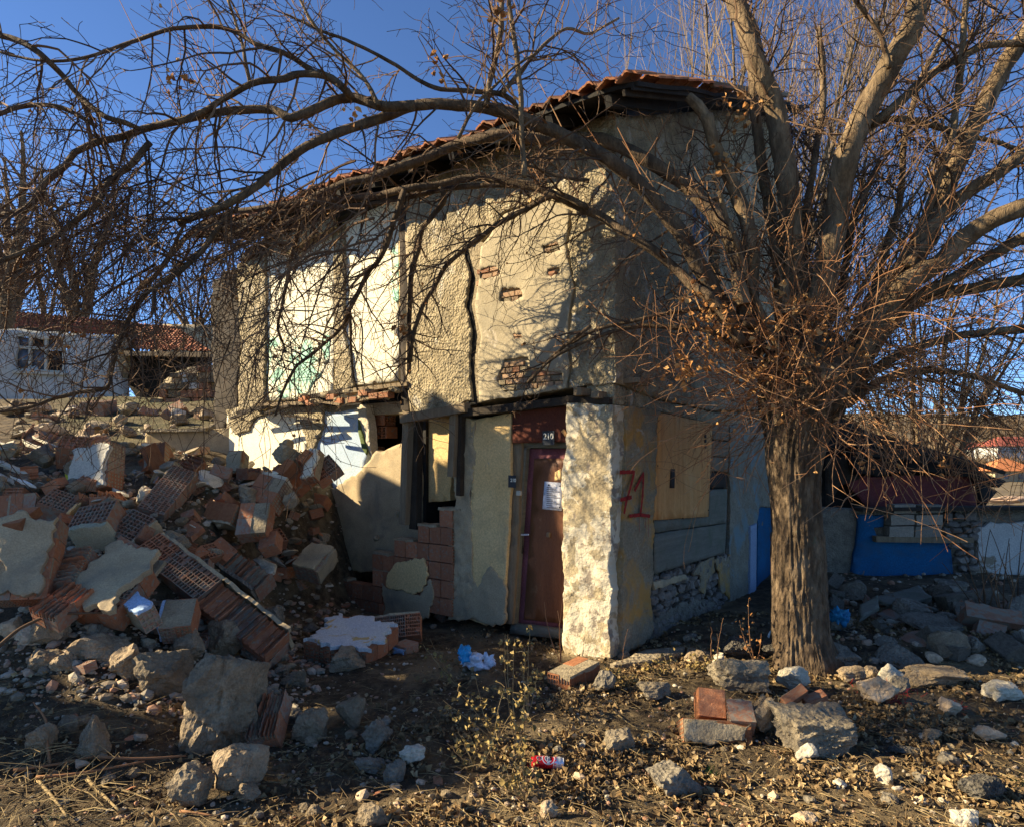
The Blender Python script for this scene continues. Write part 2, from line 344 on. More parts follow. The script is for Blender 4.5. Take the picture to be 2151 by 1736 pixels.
class MB:
    def __init__(s): s.v = []; s.f = []
    def add(s, vf):
        b = len(s.v); s.v += vf[0]; s.f += [tuple(i + b for i in q) for q in vf[1]]; return s
    def obj(s, name, mat, parent=None, base=None, smooth=False): return mesh(name, s.v, s.f, mat, parent, smooth, base)

_ico = {}
def ico(sub):
    if sub not in _ico:
        bm = bmesh.new(); bmesh.ops.create_icosphere(bm, subdivisions=sub, radius=1); bm.verts.index_update()
        _ico[sub] = (np.array([tuple(v.co) for v in bm.verts]), [tuple(v.index for v in f.verts) for f in bm.faces]); bm.free()
    return _ico[sub]
def rockverts(seed, sub, dims, planes=11, boxy=0.0, rough=.05, cracks=()):
    rs = np.random.RandomState(seed); D, Fc = ico(sub)
    N = rs.normal(size=(planes, 3)); N /= np.linalg.norm(N, axis=1)[:, None]; H = rs.uniform(.62, .95, planes)
    if boxy:
        Bx = np.array([(1, 0, 0), (-1, 0, 0), (0, 1, 0), (0, -1, 0), (0, 0, 1), (0, 0, -1)], float) + rs.normal(size=(6, 3)) * .22
        N = np.vstack([Bx / np.linalg.norm(Bx, axis=1)[:, None], N[:4]]); H = np.concatenate([rs.uniform(.58, .78, 6), rs.uniform(.74, .95, 4)])
    dn = D @ N.T; r = np.full(len(D), 1.25)
    with np.errstate(divide='ignore'): q = np.where(dn > .05, H / np.maximum(dn, .05), 9)
    r = np.minimum(r, q.min(1))
    off = seed * 3.17
    nn = np.array([noise.fractal(Vector((d[0] * 1.6 + off, d[1] * 1.6, d[2] * 1.6)), 1, 2, 5) for d in D])
    n2 = np.array([noise.fractal(Vector((d[0] * 6 + off, d[1] * 6, d[2] * 6)), .8, 2, 3) for d in D])
    n3 = np.array([noise.fractal(Vector((d[0] * 15 + off, d[1] * 15, d[2] * 15)), .8, 2, 2) for d in D]) if sub > 2 else 0
    r = r * (1 + rough * 1.5 * nn + rough * .6 * n2 + rough * .22 * n3)
    for (cn, cc, cw, cd) in cracks:
        wv = np.array([noise.noise(Vector((d[0] * 3, d[1] * 3, d[2] * 3))) for d in D]) * .09
        r = r * (1 - cd * np.exp(-((D @ np.array(cn) - cc + wv) / cw) ** 2))
    V = D * r[:, None]; V /= np.abs(V).max(0)
    return V * np.array(dims)[None, :] * .5, Fc

FT = {}
def rotm(rx, ry, rz): return Matrix.Rotation(rz, 3, 'Z') @ Matrix.Rotation(ry, 3, 'Y') @ Matrix.Rotation(rx, 3, 'X')
def rock(name, box4, mat, label, cat='stone', group=None, sub=3, seed=None, boxy=0, flat=1.0, rot=0, dep=.85, rough=.05, base_v=None, d=None, cracks=()):
    """box4 = extent in the picture; stands on the ground where its lower edge meets it"""
    u0, u1, v0, v1 = box4; seed = seed if seed is not None else int(u0 * 7 + v0 * 3) % 9973
    b = P((u0 + u1) / 2, v1, d) if d else hit((u0 + u1) / 2, v1 - .12 * (v1 - v0))
    w = (u1 - u0) / F * b.y; h = (v1 - v0) / F * b.y * flat
    V, Fc = rockverts(seed, sub, (1, 1, 1), boxy=boxy, rough=rough, cracks=cracks)
    if rot:
        Rm = np.array(rotm(0, math.radians(rot), 0)); V = V @ Rm.T; V /= np.ptp(V, axis=0)
    V = V / np.ptp(V, axis=0); D_ = min(max(w, h), 1.6 * h + .3 * w) * dep; hz = max(.5 * h, h * 1.06 - .26 * D_ * (EYE - b.z) / b.y)
    V = (V - (V.max(0) + V.min(0)) / 2) * np.array((w, D_, hz))
    c = b + Vector((0, D_ * .42, hz * .42))
    V = V + np.array(tuple(c))
    o = mesh(name, V, Fc, mat, None, False, base=Vector((c.x, c.y, float(V[:, 2].min()))))
    return tag(o, label, cat, group)

# hollow brick unit meshes: unit cube centred, hole grid on +Z and -Z
_hb = {}
def hollow(nx, ny, mat, depth=.48, fill=0, big=True):
    key = (nx, ny, mat.name, fill)
    if key in _hb: return _hb[key]
    V = []; Fs = []; rs = random.Random(nx * 31 + ny + fill)
    wx = .016 * 10 / max(nx, 4); wy = wx
    def lines(n, w):
        L = [-.5]; cell = (1 - w) / n
        for i in range(n): L += [-.5 + w * .8 + i * cell + w * .1, -.5 + (i + 1) * cell + w * .1 - w * .0]
        L2 = [-.5]
        for i in range(n):
            a = -.5 + w + i * (1 - w) / n; b = -.5 + (i + 1) * (1 - w) / n
            L2 += [a, b]
        return L2 + [.5]
    X = lines(nx, wx * 1.6); Y = lines(ny, wy * 1.6); idx = {}
    def v(i, j, z):
        k = (i, j, z)
        if k not in idx: idx[k] = len(V); V.append((X[i] + rs.uniform(-.004, .004) * (0 < i < len(X) - 1), Y[j] + rs.uniform(-.004, .004) * (0 < j < len(Y) - 1), z))
        return idx[k]
    for sg in (1, -1):
        filled = set()
        for q in range(fill * 3): filled.add((rs.randrange(nx), rs.randrange(ny)))
        for i in range(len(X) - 1):
            for j in range(len(Y) - 1):
                hole = i % 2 == 1 and j % 2 == 1
                z = .5 * sg
                dz = depth
                if hole and (i // 2, j // 2) in filled: dz = .03
                def q4(a, b, c, d): Fs.append((a, b, c, d) if sg > 0 else (d, c, b, a))
                if not hole: q4(v(i, j, z), v(i + 1, j, z), v(i + 1, j + 1, z), v(i, j + 1, z))
                else:
                    z2 = z - dz * sg
                    a = [v(i, j, z), v(i + 1, j, z), v(i + 1, j + 1, z), v(i, j + 1, z)]
                    b0 = len(V); V.extend([(V[k][0], V[k][1], z2) for k in a]); b = [b0, b0 + 1, b0 + 2, b0 + 3]
                    q4(*b)
                    for k in range(4): q4(a[k], a[(k + 1) % 4], b[(k + 1) % 4], b[k])
    nX, nY = len(X) - 1, len(Y) - 1
    s = [[(0, 0), (nX, 0)], [(nX, 0), (nX, nY)], [(nX, nY), (0, nY)], [(0, nY), (0, 0)]]
    b0 = len(V); V += [(-.5, -.5, .5), (.5, -.5, .5), (.5, .5, .5), (-.5, .5, .5), (-.5, -.5, -.5), (.5, -.5, -.5), (.5, .5, -.5), (-.5, .5, -.5)]
    for k in range(4): k2 = (k + 1) % 4; Fs.append((b0 + 4 + k, b0 + 4 + k2, b0 + k2, b0 + k))
    me = bpy.data.meshes.new('hollow_brick'); me.from_pydata(V, [], Fs); me.materials.append(mat); me.update()
    _hb[key] = me; return me
def ridged(n, mat, seed=0):
    """brick broken lengthwise: open channels along Y on the +Z side, ragged ends"""
    key = ('r', n, mat.name, seed)
    if key in _hb: return _hb[key]
    rs = random.Random(seed + n); V = []; Fs = []; m = 7; cols = []
    for i in range(2 * n + 1):
        x = -.5 + i / (2 * n); dep = .5 if i % 2 == 0 else .5
        cols.append(x)
    prof = []
    for i in range(n):
        a = -.5 + i / n; b = -.5 + (i + 1) / n; t = .035
        hgt = .5 - rs.random() * .22
        prof += [(a, hgt), (a + t, hgt), (a + t, .12 - rs.random() * .1), (b - t, .12 - rs.random() * .1)]
    prof += [(.5 - .035, .5), (.5, .5)]; k = len(prof)
    for j in range(m):
        y = -.5 + j / (m - 1)
        for q, (x, z) in enumerate(prof):
            zz = z - (rs.random() * .16 if z > .25 else 0)
            V.append((x, y, zz))
        V.append((.5, y, -.5)); V.append((-.5, y, -.5))
    K = k + 2
    for j in range(m - 1):
        for q in range(K):
            q2 = (q + 1) % K; Fs.append((j * K + q, j * K + q2, (j + 1) * K + q2, (j + 1) * K + q))
    # ragged end caps
    for j, sgn in ((0, 1), (m - 1, -1)):
        base = j * K
        for q in range(0, k - 1):
            c = len(V); V.append((prof[q][0], V[base][1], -.5)); V.append((prof[q + 1][0], V[base][1], -.5))
            f = (base + q, base + q + 1, c + 1, c); Fs.append(f if sgn > 0 else f[::-1])
    me = bpy.data.meshes.new('broken_brick'); me.from_pydata(V, [], Fs); me.materials.append(mat); me.update()
    _hb[key] = me; return me
def solidbrick(mat, seed=0):
    key = ('s', mat.name, seed)
    if key in _hb: return _hb[key]
    bm = bmesh.new(); bmesh.ops.create_cube(bm, size=1); bmesh.ops.bevel(bm, geom=bm.edges[:], offset=.04, segments=1, affect='EDGES')
    rs = random.Random(seed)
    for v in bm.verts: v.co += Vector([rs.uniform(-.02, .02) for _ in range(3)])
    me = bpy.data.meshes.new('brick'); bm.to_mesh(me); bm.free(); me.materials.append(mat); _hb[key] = me; return me
def basis(ax, ay, az, c):
    m = Matrix(((ax.x, ay.x, az.x, c.x), (ax.y, ay.y, az.y, c.y), (ax.z, ay.z, az.z, c.z), (0, 0, 0, 1))); return m

def chunk(name, label, O, A, B, T, axis='N', na=1, nb=1, nt=1, plaster=None, broken=0, hm=None, grid=(5, 4), fill=1, cat='wall fragment', group=None, pth=.02, pjag=.015, sb=False, flip=False):
    """O, A, B: three corners of the fragment's visible face; T its depth. Bricks in an na x nb x nt array."""
    O, A, B = P(*O), P(*A), P(*B); a = A - O; b0 = B - O; b = b0 - a * (b0.dot(a) / a.dot(a)); b = b.normalized() * b0.length
    n = a.cross(b).normalized()
    if n.dot(Vector((0, 0, EYE)) - O) < 0: n = -n
    if flip: n = -n
    hm = hm or m_hollow
    e = empty(name, O + (a + b) / 2 - n * T / 2 - Vector((0, 0, min(.1, T / 2))), label, cat, group)
    # the strip of bricks behind the face
    for i in range(na):
        for j in range(nb):
            for k in range(nt):
                sa, sb_, sn = a / na, b / nb, n * T / nt
                c = O + sa * (i + .5) + sb_ * (j + .5) - sn * (k + .5)
                sa, sb_, sn = sa * .965, sb_ * (.965 if nb > 1 else 1), sn * .97
                c = c + n * rnd.uniform(-.012, .006); q_ = Matrix.Rotation(rnd.gauss(0, .022), 3, rnd.choice((a, b, n))); sa, sb_, sn = q_ @ sa, q_ @ sb_, q_ @ sn
                hmk = hm if hm not in (m_hollow, m_hollowdk) else rnd.choice((m_hollow, m_hollowdk, hm))
                if na * nb > 3 and rnd.random() < .10: continue
                if sb: me = solidbrick(hmk, (i + j) % 3); Mx = basis(sa, sb_, sn, c)
                elif i >= na - broken:
                    me = ridged(4, hmk, (i * 3 + j) % 5); Mx = basis(sa, sb_, sn * .9, c - n * .01)
                else:
                    me = hollow(grid[0], grid[1], hmk, fill=(fill + i + j) % 4 if fill else 0)
                    Mx = {'N': basis(sa, sb_, sn, c), 'A': basis(sb_, sn, sa, c), 'B': basis(sn, sa, sb_, c)}[axis]
                place('brick', me, Mx, e)
    # mortar core just inside so joints are not see-through
    v, f = boxv(O + a / 2 + b / 2 - n * T / 2, a * .97, b * .94, n * T * (.2 if axis == 'N' else .9)); 
    if na * nb * nt > 1: mesh('mortar', v, f, m_mortar, e)
    for face, pm in (plaster or {}).items():
        la, lb = a.length, b.length; an, bn = a.normalized(), b.normalized()
        fr, w, h = {'n': (Fr(O, an, bn, n), la, lb), 'b+': (Fr(O + b - n * T, an, n, bn), la, T), 'b-': (Fr(O - n * T, an, n, -bn), la, T),
                    'a+': (Fr(O + a - n * T, bn, n, an), lb, T), 'a-': (Fr(O - n * T, bn, n, -an), lb, T)}[face]
        q = .012
        plate('plaster', fr, [(q, q), (w - q, q * 1.5), (w - q * .6, h - q), (w * .4, h - q * .4), (q, h - q)], pm, e, off=pth, th=pth + .004, res=.03, jag=pjag * 1.4, px=False,
              disp=lambda s, t: .009 * nz(s, t, 5, 7, 4))
    return e
# ================================================================ ground
def axis(parts):
    out = []
    for a, b, s in parts: out += list(np.arange(a, b, s))
    out.append(parts[-1][1]); return out
gx_ = axis([(-700, -120, 60), (-120, -30, 9), (-30, -12, 1.2), (-12, -5.6, .25), (-5.6, 4.6, .038), (4.6, 8, .16), (8, 30, 1.2), (30, 120, 9), (120, 700, 60)])
gy_ = axis([(-20, 1.5, 1.2), (1.5, 2.8, .12), (2.8, 7.2, .034), (7.2, 11, .09), (11, 20, .4), (20, 80, 3), (80, 460, 20), (460, 900, 80)])
gv = []; 
for y in gy_:
    for x in gx_:
        z = gz(x, y)
        if 2.5 < y < 12 and abs(x) < 9:
            z += .022 * nz(x, y, 1, 3.2, 4) + .016 * nz(x, y, 9, 13, 3)
        elif y >= 12 and y < 60: z += .06 * nz(x, y, 1, .8, 3)
        gv.append((x, y, z))
nxg = len(gx_); gf = [(j * nxg + i, j * nxg + i + 1, (j + 1) * nxg + i + 1, (j + 1) * nxg + i) for j in range(len(gy_) - 1) for i in range(nxg - 1)]
gmi = []
for f in gf:
    x, y = gv[f[0]][0], gv[f[0]][1]
    gmi.append(1 if (y > 13 and x > 2.5) or y > 40 else 0)
tag(mesh('ground', gv, gf, None, mats=[m_ground, m_field], mi=gmi, smooth=True), kind='structure')

# ================================================================ the ruined house
H = empty('ruined_house', (CORN[0] - 2, CORN[1] + 2.6, 0), 'half-collapsed two-storey house with stucco walls behind the bare tree', 'house')
def rdisp(a1, a2, f=9, f2=28):
    return lambda s, z: a1 * nz(s, z, 1.7, f, 4) + a2 * nz(s, z, 4.1, f2, 2)
# upper wall: rough render left of the crack, smooth panel, rough quoin, rough gable top
TOPL = [(1149, 290), (963, 338), (851, 400)]
crackL = [(975, 520), (986, 585), (978, 640), (990, 705), (984, 770), (992, 842)]
plate('backing_wall', FL, [(1290, 236), (1149, 290), (963, 338), (854, 398), (852, 500), (856, 640), (853, 780), (862, 864), (1192, 818), (1290, 806)], m_mortar, H, off=-.03, th=.34, res=.2, jag=.02)
plate('rough_render', FL, [(854, 404), (963, 342), (1010, 328), (1008, 440), (1002, 500)] + crackL + [(905, 862), (866, 866), (858, 780), (862, 640), (856, 500)], m_stucco, H, off=.0, th=.05, res=.035, jag=.022, disp=rdisp(.016, .010))
holes = [[(1060, 757), (1105, 752), (1112, 775), (1180, 780), (1182, 806), (1128, 812), (1060, 822), (1044, 800)],
         [(1052, 612), (1090, 606), (1098, 622), (1070, 636), (1048, 632)],
         [(1006, 566), (1044, 556), (1050, 574), (1018, 590), (1004, 586)],
         [(1138, 512), (1168, 506), (1176, 524), (1150, 536), (1136, 530)],
         [(1076, 702), (1096, 697), (1100, 710), (1080, 714)],
         [(1150, 566), (1172, 560), (1176, 572), (1152, 578)]]
plate('smooth_render', FL, [(1010, 520), (1060, 450), (1140, 420), (1196, 440), (1188, 520), (1204, 600), (1190, 690), (1196, 760), (1190, 816), (1007, 844), (1002, 770), (1010, 705), (996, 640), (1005, 590)], m_plaster, H, off=.012, th=.04, res=.05, jag=.012, holes=holes, disp=rdisp(.006, .002, 5))
plate('gable_render', FL, [(1290, 238), (1149, 294), (1012, 326), (1008, 434), (1010, 508), (1058, 444), (1140, 414), (1200, 432), (1292, 450)], m_stucco, H, off=.006, th=.05, res=.04, jag=.018, disp=rdisp(.020, .012))
plate('quoin_render', FL, [(1202, 436), (1292, 454), (1292, 560), (1290, 690), (1290, 803), (1198, 814), (1202, 760), (1196, 690), (1210, 600), (1194, 520)], m_stucco, H, off=.020, th=.06, res=.032, jag=.022, disp=rdisp(.022, .013))
plate('crack_shade', FL, [(968, 430), (984, 440), (982, 520), (1000, 586), (990, 640), (1003, 705), (996, 770), (1003, 850), (984, 850), (978, 770), (984, 705), (972, 640), (980, 586), (966, 520)], m_black, H, off=-.028, th=.01, res=.06, jag=.01)  # black strip standing in for the shade deep in the gap
# exposed bricks in the holes of the render
for h in holes:
    q = [FL.uv(*p) for p in h]; ss = [a for a, b in q]; zs = [b for a, b in q]
    z = math.floor(min(zs) / .062) * .062; row = 0
    while z < max(zs) + .03:
        s = min(ss) - .05 + (row % 2) * .055
        while s < max(ss) + .02:
            w = rnd.choice([.10, .19]); cpt = np.array([(s + w / 2, z + .03)])
            if inpoly(cpt, q)[0] or inpoly(cpt + [[.0, .03]], q)[0]:
                place('brick', solidbrick(rnd.choice([m_dullbrick, m_dullbrick, m_brick, m_mortar]), rnd.randrange(4)), basis(LD * (w - .012), -NL * .10, ZZ * .05, FL.pt(s + w / 2, z + .03, -.045 + rnd.uniform(-.006, .006))), H)
            s += w
        z += .062; row += 1
# left: white and teal room walls, set back, with posts
plate('painted_wall', FL, [(556, 530), (702, 470), (704, 640), (700, 828), (640, 836), (558, 842)], m_white, H, off=-.16, th=.15, res=.12, jag=.008)
plate('painted_wall', FL, [(558, 712), (600, 702), (630, 716), (668, 700), (692, 706), (690, 760), (664, 800), (640, 834), (570, 838), (556, 790)], m_teal, H, off=-.152, th=.006, res=.08, jag=.03)
plate('painted_wall', FL, [(718, 462), (776, 438), (838, 404), (842, 600), (836, 800), (722, 812)], m_white, H, off=-.16, th=.15, res=.12, jag=.008)
plate('painted_wall', FL, [(826, 470), (837, 462), (839, 560), (838, 640), (826, 628), (818, 560)], m_teal, H, off=-.152, th=.006, res=.05, jag=.012)
plate('yellow_strip', FL, [(838, 440), (846, 434), (848, 620), (843, 690), (839, 620)], m_yellow, H, off=-.142, th=.02, res=.05, jag=.006)
plate('grey_post', FL, [(700, 480), (722, 470), (722, 700), (738, 760), (742, 812), (704, 824)], m_stucco, H, off=-.12, th=.16, res=.05, jag=.012, disp=rdisp(.012, .008))
plate('end_wall', FL, [(498, 560), (524, 535), (556, 528), (558, 700), (556, 846), (520, 862), (500, 850), (506, 700)], m_stucco, H, off=-.12, th=.3, res=.05, jag=.02, disp=rdisp(.012, .008))
plate('corner_post', FL, [(838, 408), (858, 402), (862, 620), (860, 868), (842, 860), (840, 640)], m_darkwood, H, off=-.06, th=.14, res=.08, jag=.006)
plate('charred_wall', FL, [(444, 596), (470, 575), (500, 560), (506, 700), (500, 858), (470, 905), (452, 900), (446, 760)], m_darkwood, H, off=-.5, th=.3, res=.1, jag=.05, disp=rdisp(.03, .02))
# black strip standing in for the shade under the eave; lath panel at left
plate('eave_shade_strip', FL, [(500, 548), (590, 508), (700, 462), (850, 396), (1149, 284), (1288, 228), (1288, 212), (1100, 268), (850, 378), (650, 452), (520, 520)], m_black, H, off=-.02, th=.3, res=.2, jag=.01)
plate('lath_panel', FL, [(560, 524), (580, 500), (640, 478), (700, 455), (702, 476), (640, 505), (590, 535)], m_stucco, H, off=.05, th=.05, res=.07, jag=.02)
# interior back so that no light leaks (the rear walls of the house)
Z1 = 4.9
def wallseg(a, b, z0, z1, mat, nm, th=.25, off=0):
    d = (b - a).normalized(); n_ = Vector((d.y, -d.x, 0)); c = (a + b) / 2 + ZZ * (z0 + z1) / 2
    return box(nm, c, b - a, n_ * th, ZZ * (z1 - z0), mat, H, bev=0)
Cc = Vector(CORN); LL = 7.3
pA = Cc + LD * LL + RD * .5; pB = Cc + LD * LL + RD * 5.6; pC = Cc + RD * 5.6
wallseg(pA, pB, 2.4, 4.7, m_stucco, 'side_wall'); wallseg(pB, pC, -.2, 4.6, m_stucco, 'rear_wall')
wallseg(Cc + LD * 3.1 + RD * 1.5, Cc + LD * 7.2 + RD * 1.5, 2.55, 4.9, m_black, 'room_partition')
wallseg(Cc + LD * 2.95 + RD * .4, Cc + LD * 2.95 + RD * 5.4, -.2, 4.9, m_black, 'room_partition', th=.1)
# upper floor slab
box('floor_slab', Cc + LD * 3.5 + RD * 2.95 + ZZ * 2.56, LD * 6.6, RD * 4.9, ZZ * .16, m_mortar, H, jit=.03)

# pillar at the corner (lower storey) and shaded return face
pil = plate('pillar', FL, [(1190, 846), (1288, 850), (1286, 1000), (1284, 1100), (1279, 1180), (1284, 1240), (1280, 1300), (1284, 1383), (1188, 1392), (1180, 1330), (1186, 1240), (1180, 1180), (1184, 1100), (1178, 1020), (1188, 940)],
      m_pillar, H, off=.05, th=.57, res=.028, jag=.014, disp=rdisp(.022, .007, 5, 20))
pil2 = plate('pillar_return', FRR, [(1316, 852), (1386, 862), (1384, 960), (1374, 1080), (1372, 1200), (1366, 1240), (1374, 1320), (1350, 1352), (1312, 1372), (1306, 1240), (1312, 1100)], m_ochre, H, off=.04, th=.40, res=.03, jag=.016, disp=rdisp(.022, .010, 5, 22))
plate('upper_side_wall', FRR, [(1292, 246), (1420, 238), (1560, 226), (1650, 232), (1650, 860), (1500, 862), (1384, 838), (1292, 804)], m_stucco, H, off=.02, th=.3, res=.055, jag=.014, disp=rdisp(.016, .012),
      holes=[[(1456, 400), (1512, 420), (1512, 610), (1456, 622)]])
plate('window_infill', FRR, [(1450, 392), (1518, 412), (1518, 616), (1450, 630)], m_bluegrey, H, off=-.14, th=.05, res=.2)
for k in range(3):
    uu = 1466 + 17 * k
    s_, z_ = FRR.uv(uu, 510, -.1); box('window_bar', FRR.pt(s_, z_, -.1), RD * .035, NR * .05, ZZ * 1.25, m_frame, H)
# side wall: lintel band, plaster to the right, deep blue door
plate('lintel_band', FRR, [(1290, 806), (1384, 840), (1500, 866), (1650, 866), (1650, 900), (1532, 892), (1497, 889), (1386, 864), (1290, 848)], m_stucco, H, off=.0, th=.3, res=.06, jag=.008, disp=rdisp(.01, .01))
plate('pale_render', FRR, [(1534, 892), (1600, 888), (1640, 900), (1640, 1066), (1596, 1062), (1590, 1100), (1578, 1108), (1574, 1300), (1536, 1314), (1532, 1200)], m_palegrey, H, off=.025, th=.28, res=.04, jag=.014, disp=rdisp(.014, .008))
plate('door_jamb', FRR, [(1577, 1104), (1590, 1098), (1588, 1290), (1575, 1298)], m_bluegrey, H, off=.05, th=.1, res=.08, jag=.004)
plate('blue_wall', FRR, [(1592, 1062), (1720, 1040), (1720, 1270), (1590, 1290)], m_deepblue, H, off=-.02, th=.1, res=.1, jag=.004)
# boarded window
wn_ = plate('plywood_board', FRR, [(1385, 866), (1497, 889), (1488, 1084), (1374, 1091)], m_ply, H, off=.045, th=.018, res=.12, jag=.003)
plate('plywood_slot', FRR, [(1409, 984), (1418, 984), (1417, 1024), (1407, 1024)], m_darkwood, H, off=.050, th=.004, res=.1)
for (a, b) in ((912, 1), (922, 2), (934, 3)):
    plate('plywood_slot', FRR, [(1480, a), (1484, a), (1484, a + 7), (1480, a + 7)], m_darkwood, H, off=.050, th=.004, res=.1)
bl = [(1497, 889, 1534, 892, 1531, 926, 1495, 922), (1494, 924, 1531, 928, 1531, 960, 1493, 956), (1493, 958, 1530, 962, 1529, 990, 1492, 988), (1492, 992, 1528, 994, 1527, 1022, 1491, 1024)]
for k, q in enumerate(bl):
    plate('window_board', FRR, [q[0:2], q[2:4], q[4:6], q[6:8]], (m_woodh if k != 3 else m_darkwood), H, off=.012 - .02 * (k == 3), th=.03, res=.1, jag=.004)
plate('window_board', FRR, [(1374, 1092), (1489, 1084), (1490, 1028), (1528, 1026), (1526, 1097), (1374, 1118)], m_greyboard, H, off=.02, th=.03, res=.1, jag=.003)
plate('window_board', FRR, [(1374, 1120), (1526, 1099), (1523, 1160), (1374, 1204)], m_greyboard, H, off=.028, th=.03, res=.1, jag=.004)
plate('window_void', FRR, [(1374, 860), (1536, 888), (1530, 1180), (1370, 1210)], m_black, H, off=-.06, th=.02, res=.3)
# rubble-stone apron under the window
plate('apron_backing', FRR, [(1368, 1200), (1534, 1150), (1536, 1318), (1420, 1350), (1360, 1362)], m_mortar, H, off=-.06, th=.2, res=.1, jag=.01)
apr = [FRR.uv(*p) for p in [(1370, 1208), (1530, 1166), (1532, 1312), (1420, 1344), (1364, 1356)]]
smn, smx = min(a for a, b in apr), max(a for a, b in apr); zmn, zmx = min(b for a, b in apr), max(b for a, b in apr)
z = zmn; row = 0
m_wallstone = M('rubble_stone', [(.15, .14, .135), (.25, .235, .22)], 7, 10, bump=.8, bscale=26, bdist=.012, rand='object')
while z < zmx:
    s = smn + rnd.uniform(0, .06); hh = rnd.uniform(.05, .12)
    while s < smx:
        w = rnd.uniform(.06, .20)
        if inpoly(np.array([(s + w / 2, z + hh / 2)]), apr)[0]:
            V, Fc = rockverts(rnd.randrange(9999), 2, (w * 1.05, .12, hh * rnd.uniform(.9, 1.3)), boxy=1, rough=.16)
            c = FRR.pt(s + w / 2, z + hh / 2 + rnd.uniform(-.02, .02), -.03 + rnd.uniform(-.02, .02))
            Mx = np.array([tuple(RD), tuple(-NR), (0, 0, 1)]); V = V @ Mx + np.array(tuple(c)); mesh('stone', V, Fc, m_wallstone, H)
        s += w
    z += hh; row += 1
# cracked render remnants on the apron
plate('render_patch', FRR, [(1470, 1180), (1500, 1168), (1502, 1200), (1488, 1215), (1482, 1246), (1470, 1240), (1472, 1210), (1456, 1206)], m_ochre, H, off=.035, th=.02, res=.04, jag=.02)
plate('render_patch', FRR, [(1376, 1300), (1430, 1262), (1500, 1262), (1534, 1290), (1530, 1316), (1420, 1348), (1362, 1360)], m_slate, H, off=.012, th=.02, res=.03, jag=.05, disp=rdisp(.02, .01))
plate('render_patch', FRR, [(1500, 1176), (1534, 1164), (1534, 1260), (1516, 1240), (1510, 1200)], m_ochre, H, off=.03, th=.02, res=.03, jag=.03)
plate('render_patch', FRR, [(1372, 1222), (1440, 1204), (1446, 1214), (1376, 1238)], m_greyplaster, H, off=.045, th=.03, res=.04, jag=.012)
# painted number 71
def stroke(fr, pts, w, mat, off, parent, name='painted_numeral'):
    V = []; Fs = []; q = [Vector(fr.uv(*p, off)) for p in pts]; fine = []
    for a, b in zip(q[:-1], q[1:]):
        k = max(2, int((b - a).length / .02)); fine += [a + (b - a) * i / k for i in range(k)]
    fine.append(q[-1])
    for i, p in enumerate(fine):
        t = (fine[min(i + 1, len(fine) - 1)] - fine[max(i - 1, 0)]).normalized(); nn = Vector((-t.y, t.x))
        ww = w * (1 + .35 * nz(p.x, p.y, i, 14, 2)) * .5; base = len(V)
        for sgn in (-1, 1):
            c = p + nn * ww * sgn; V.append(fr.pt(c.x, c.y, off))
        if i: Fs.append((base - 2, base - 1, base + 1, base))
    return mesh(name, V, Fs, mat, parent)
import functools
surf = .04 + .024
for pts in ([(1302, 991), (1333, 990), (1325, 1020), (1316, 1052), (1311, 1078)], [(1303, 1049), (1327, 1043)], [(1333, 1030), (1352, 992), (1350, 1040), (1345, 1084)], [(1322, 1083), (1345, 1080), (1366, 1083)]):
    stroke(FRR, pts, .036, m_spray, surf, H)
for uu, dv in ((1343, 30), (1356, 22), (1362, 40)): stroke(FRR, [(uu, 1086), (uu, 1086 + dv)], .006, m_spray, surf - .004, H, 'paint_drip')
for k in range(10):
    uu, vv = rnd.choice(((1384, 880), (1378, 1086), (1490, 1070), (1494, 900), (1384, 980), (1430, 872), (1436, 1086), (1490, 980), (1400, 1112), (1510, 1120)))
    a_, b_ = FRR.uv(uu + rnd.uniform(-3, 5), vv + rnd.uniform(-4, 4), .05); box('nail', FRR.pt(a_, b_, .052), RD * .012, NR * .01, ZZ * .012, m_darkwood, H, bev=0)

# doorway ------------------------------------------------------
DO = -.24
plate('yellow_wall', FL, [(988, 882), (1072, 868), (1074, 1000), (1066, 1150), (1056, 1304), (1020, 1312), (986, 1300), (990, 1200), (984, 1100), (992, 1000)], m_yellow, H, off=-.10, th=.22, res=.06, jag=.008, disp=rdisp(.004, .001))
plate('broken_edge_render', FL, [(958, 880), (996, 884), (996, 960), (990, 1040), (992, 1180), (986, 1290), (956, 1296), (946, 1200), (940, 1110), (960, 1050), (950, 990)], m_greyplaster, H, off=-.09, th=.14, res=.03, jag=.03, disp=rdisp(.025, .012))
plate('wall_footing', FL, [(944, 1250), (980, 1190), (1000, 1230), (1030, 1190), (1062, 1216), (1058, 1308), (940, 1300)], m_greyplaster, H, off=-.088, th=.03, res=.04, jag=.035, disp=rdisp(.008, .006))
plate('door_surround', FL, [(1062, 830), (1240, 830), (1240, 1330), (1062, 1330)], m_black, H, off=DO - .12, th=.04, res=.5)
plate('door_post', FL, [(1076, 930), (1096, 928), (1090, 1100), (1076, 1310), (1056, 1308), (1072, 1100)], m_wood, H, off=DO + .10, th=.12, res=.12, jag=.005)
plate('door_frame', FL, [(1096, 936), (1106, 936), (1094, 1120), (1082, 1312), (1074, 1312), (1088, 1100)], m_greyboard, H, off=DO + .06, th=.08, res=.12, jag=.003)
plate('door_frame', FL, [(1090, 926), (1215, 924), (1215, 940), (1092, 940)], m_greyboard, H, off=DO + .06, th=.08, res=.12, jag=.003)
plate('door_frame', FL, [(1074, 1308), (1215, 1326), (1215, 1344), (1070, 1330)], m_greyboard, H, off=DO + .06, th=.08, res=.12, jag=.003)
dr = empty('door', FL.pt(*FL.uv(1140, 1310, DO), DO), 'x', 'x'); del dr['label'], dr['category']
dr.parent = H; dr.matrix_basis = Matrix.Translation(dr.matrix_basis.translation - H.matrix_basis.translation)
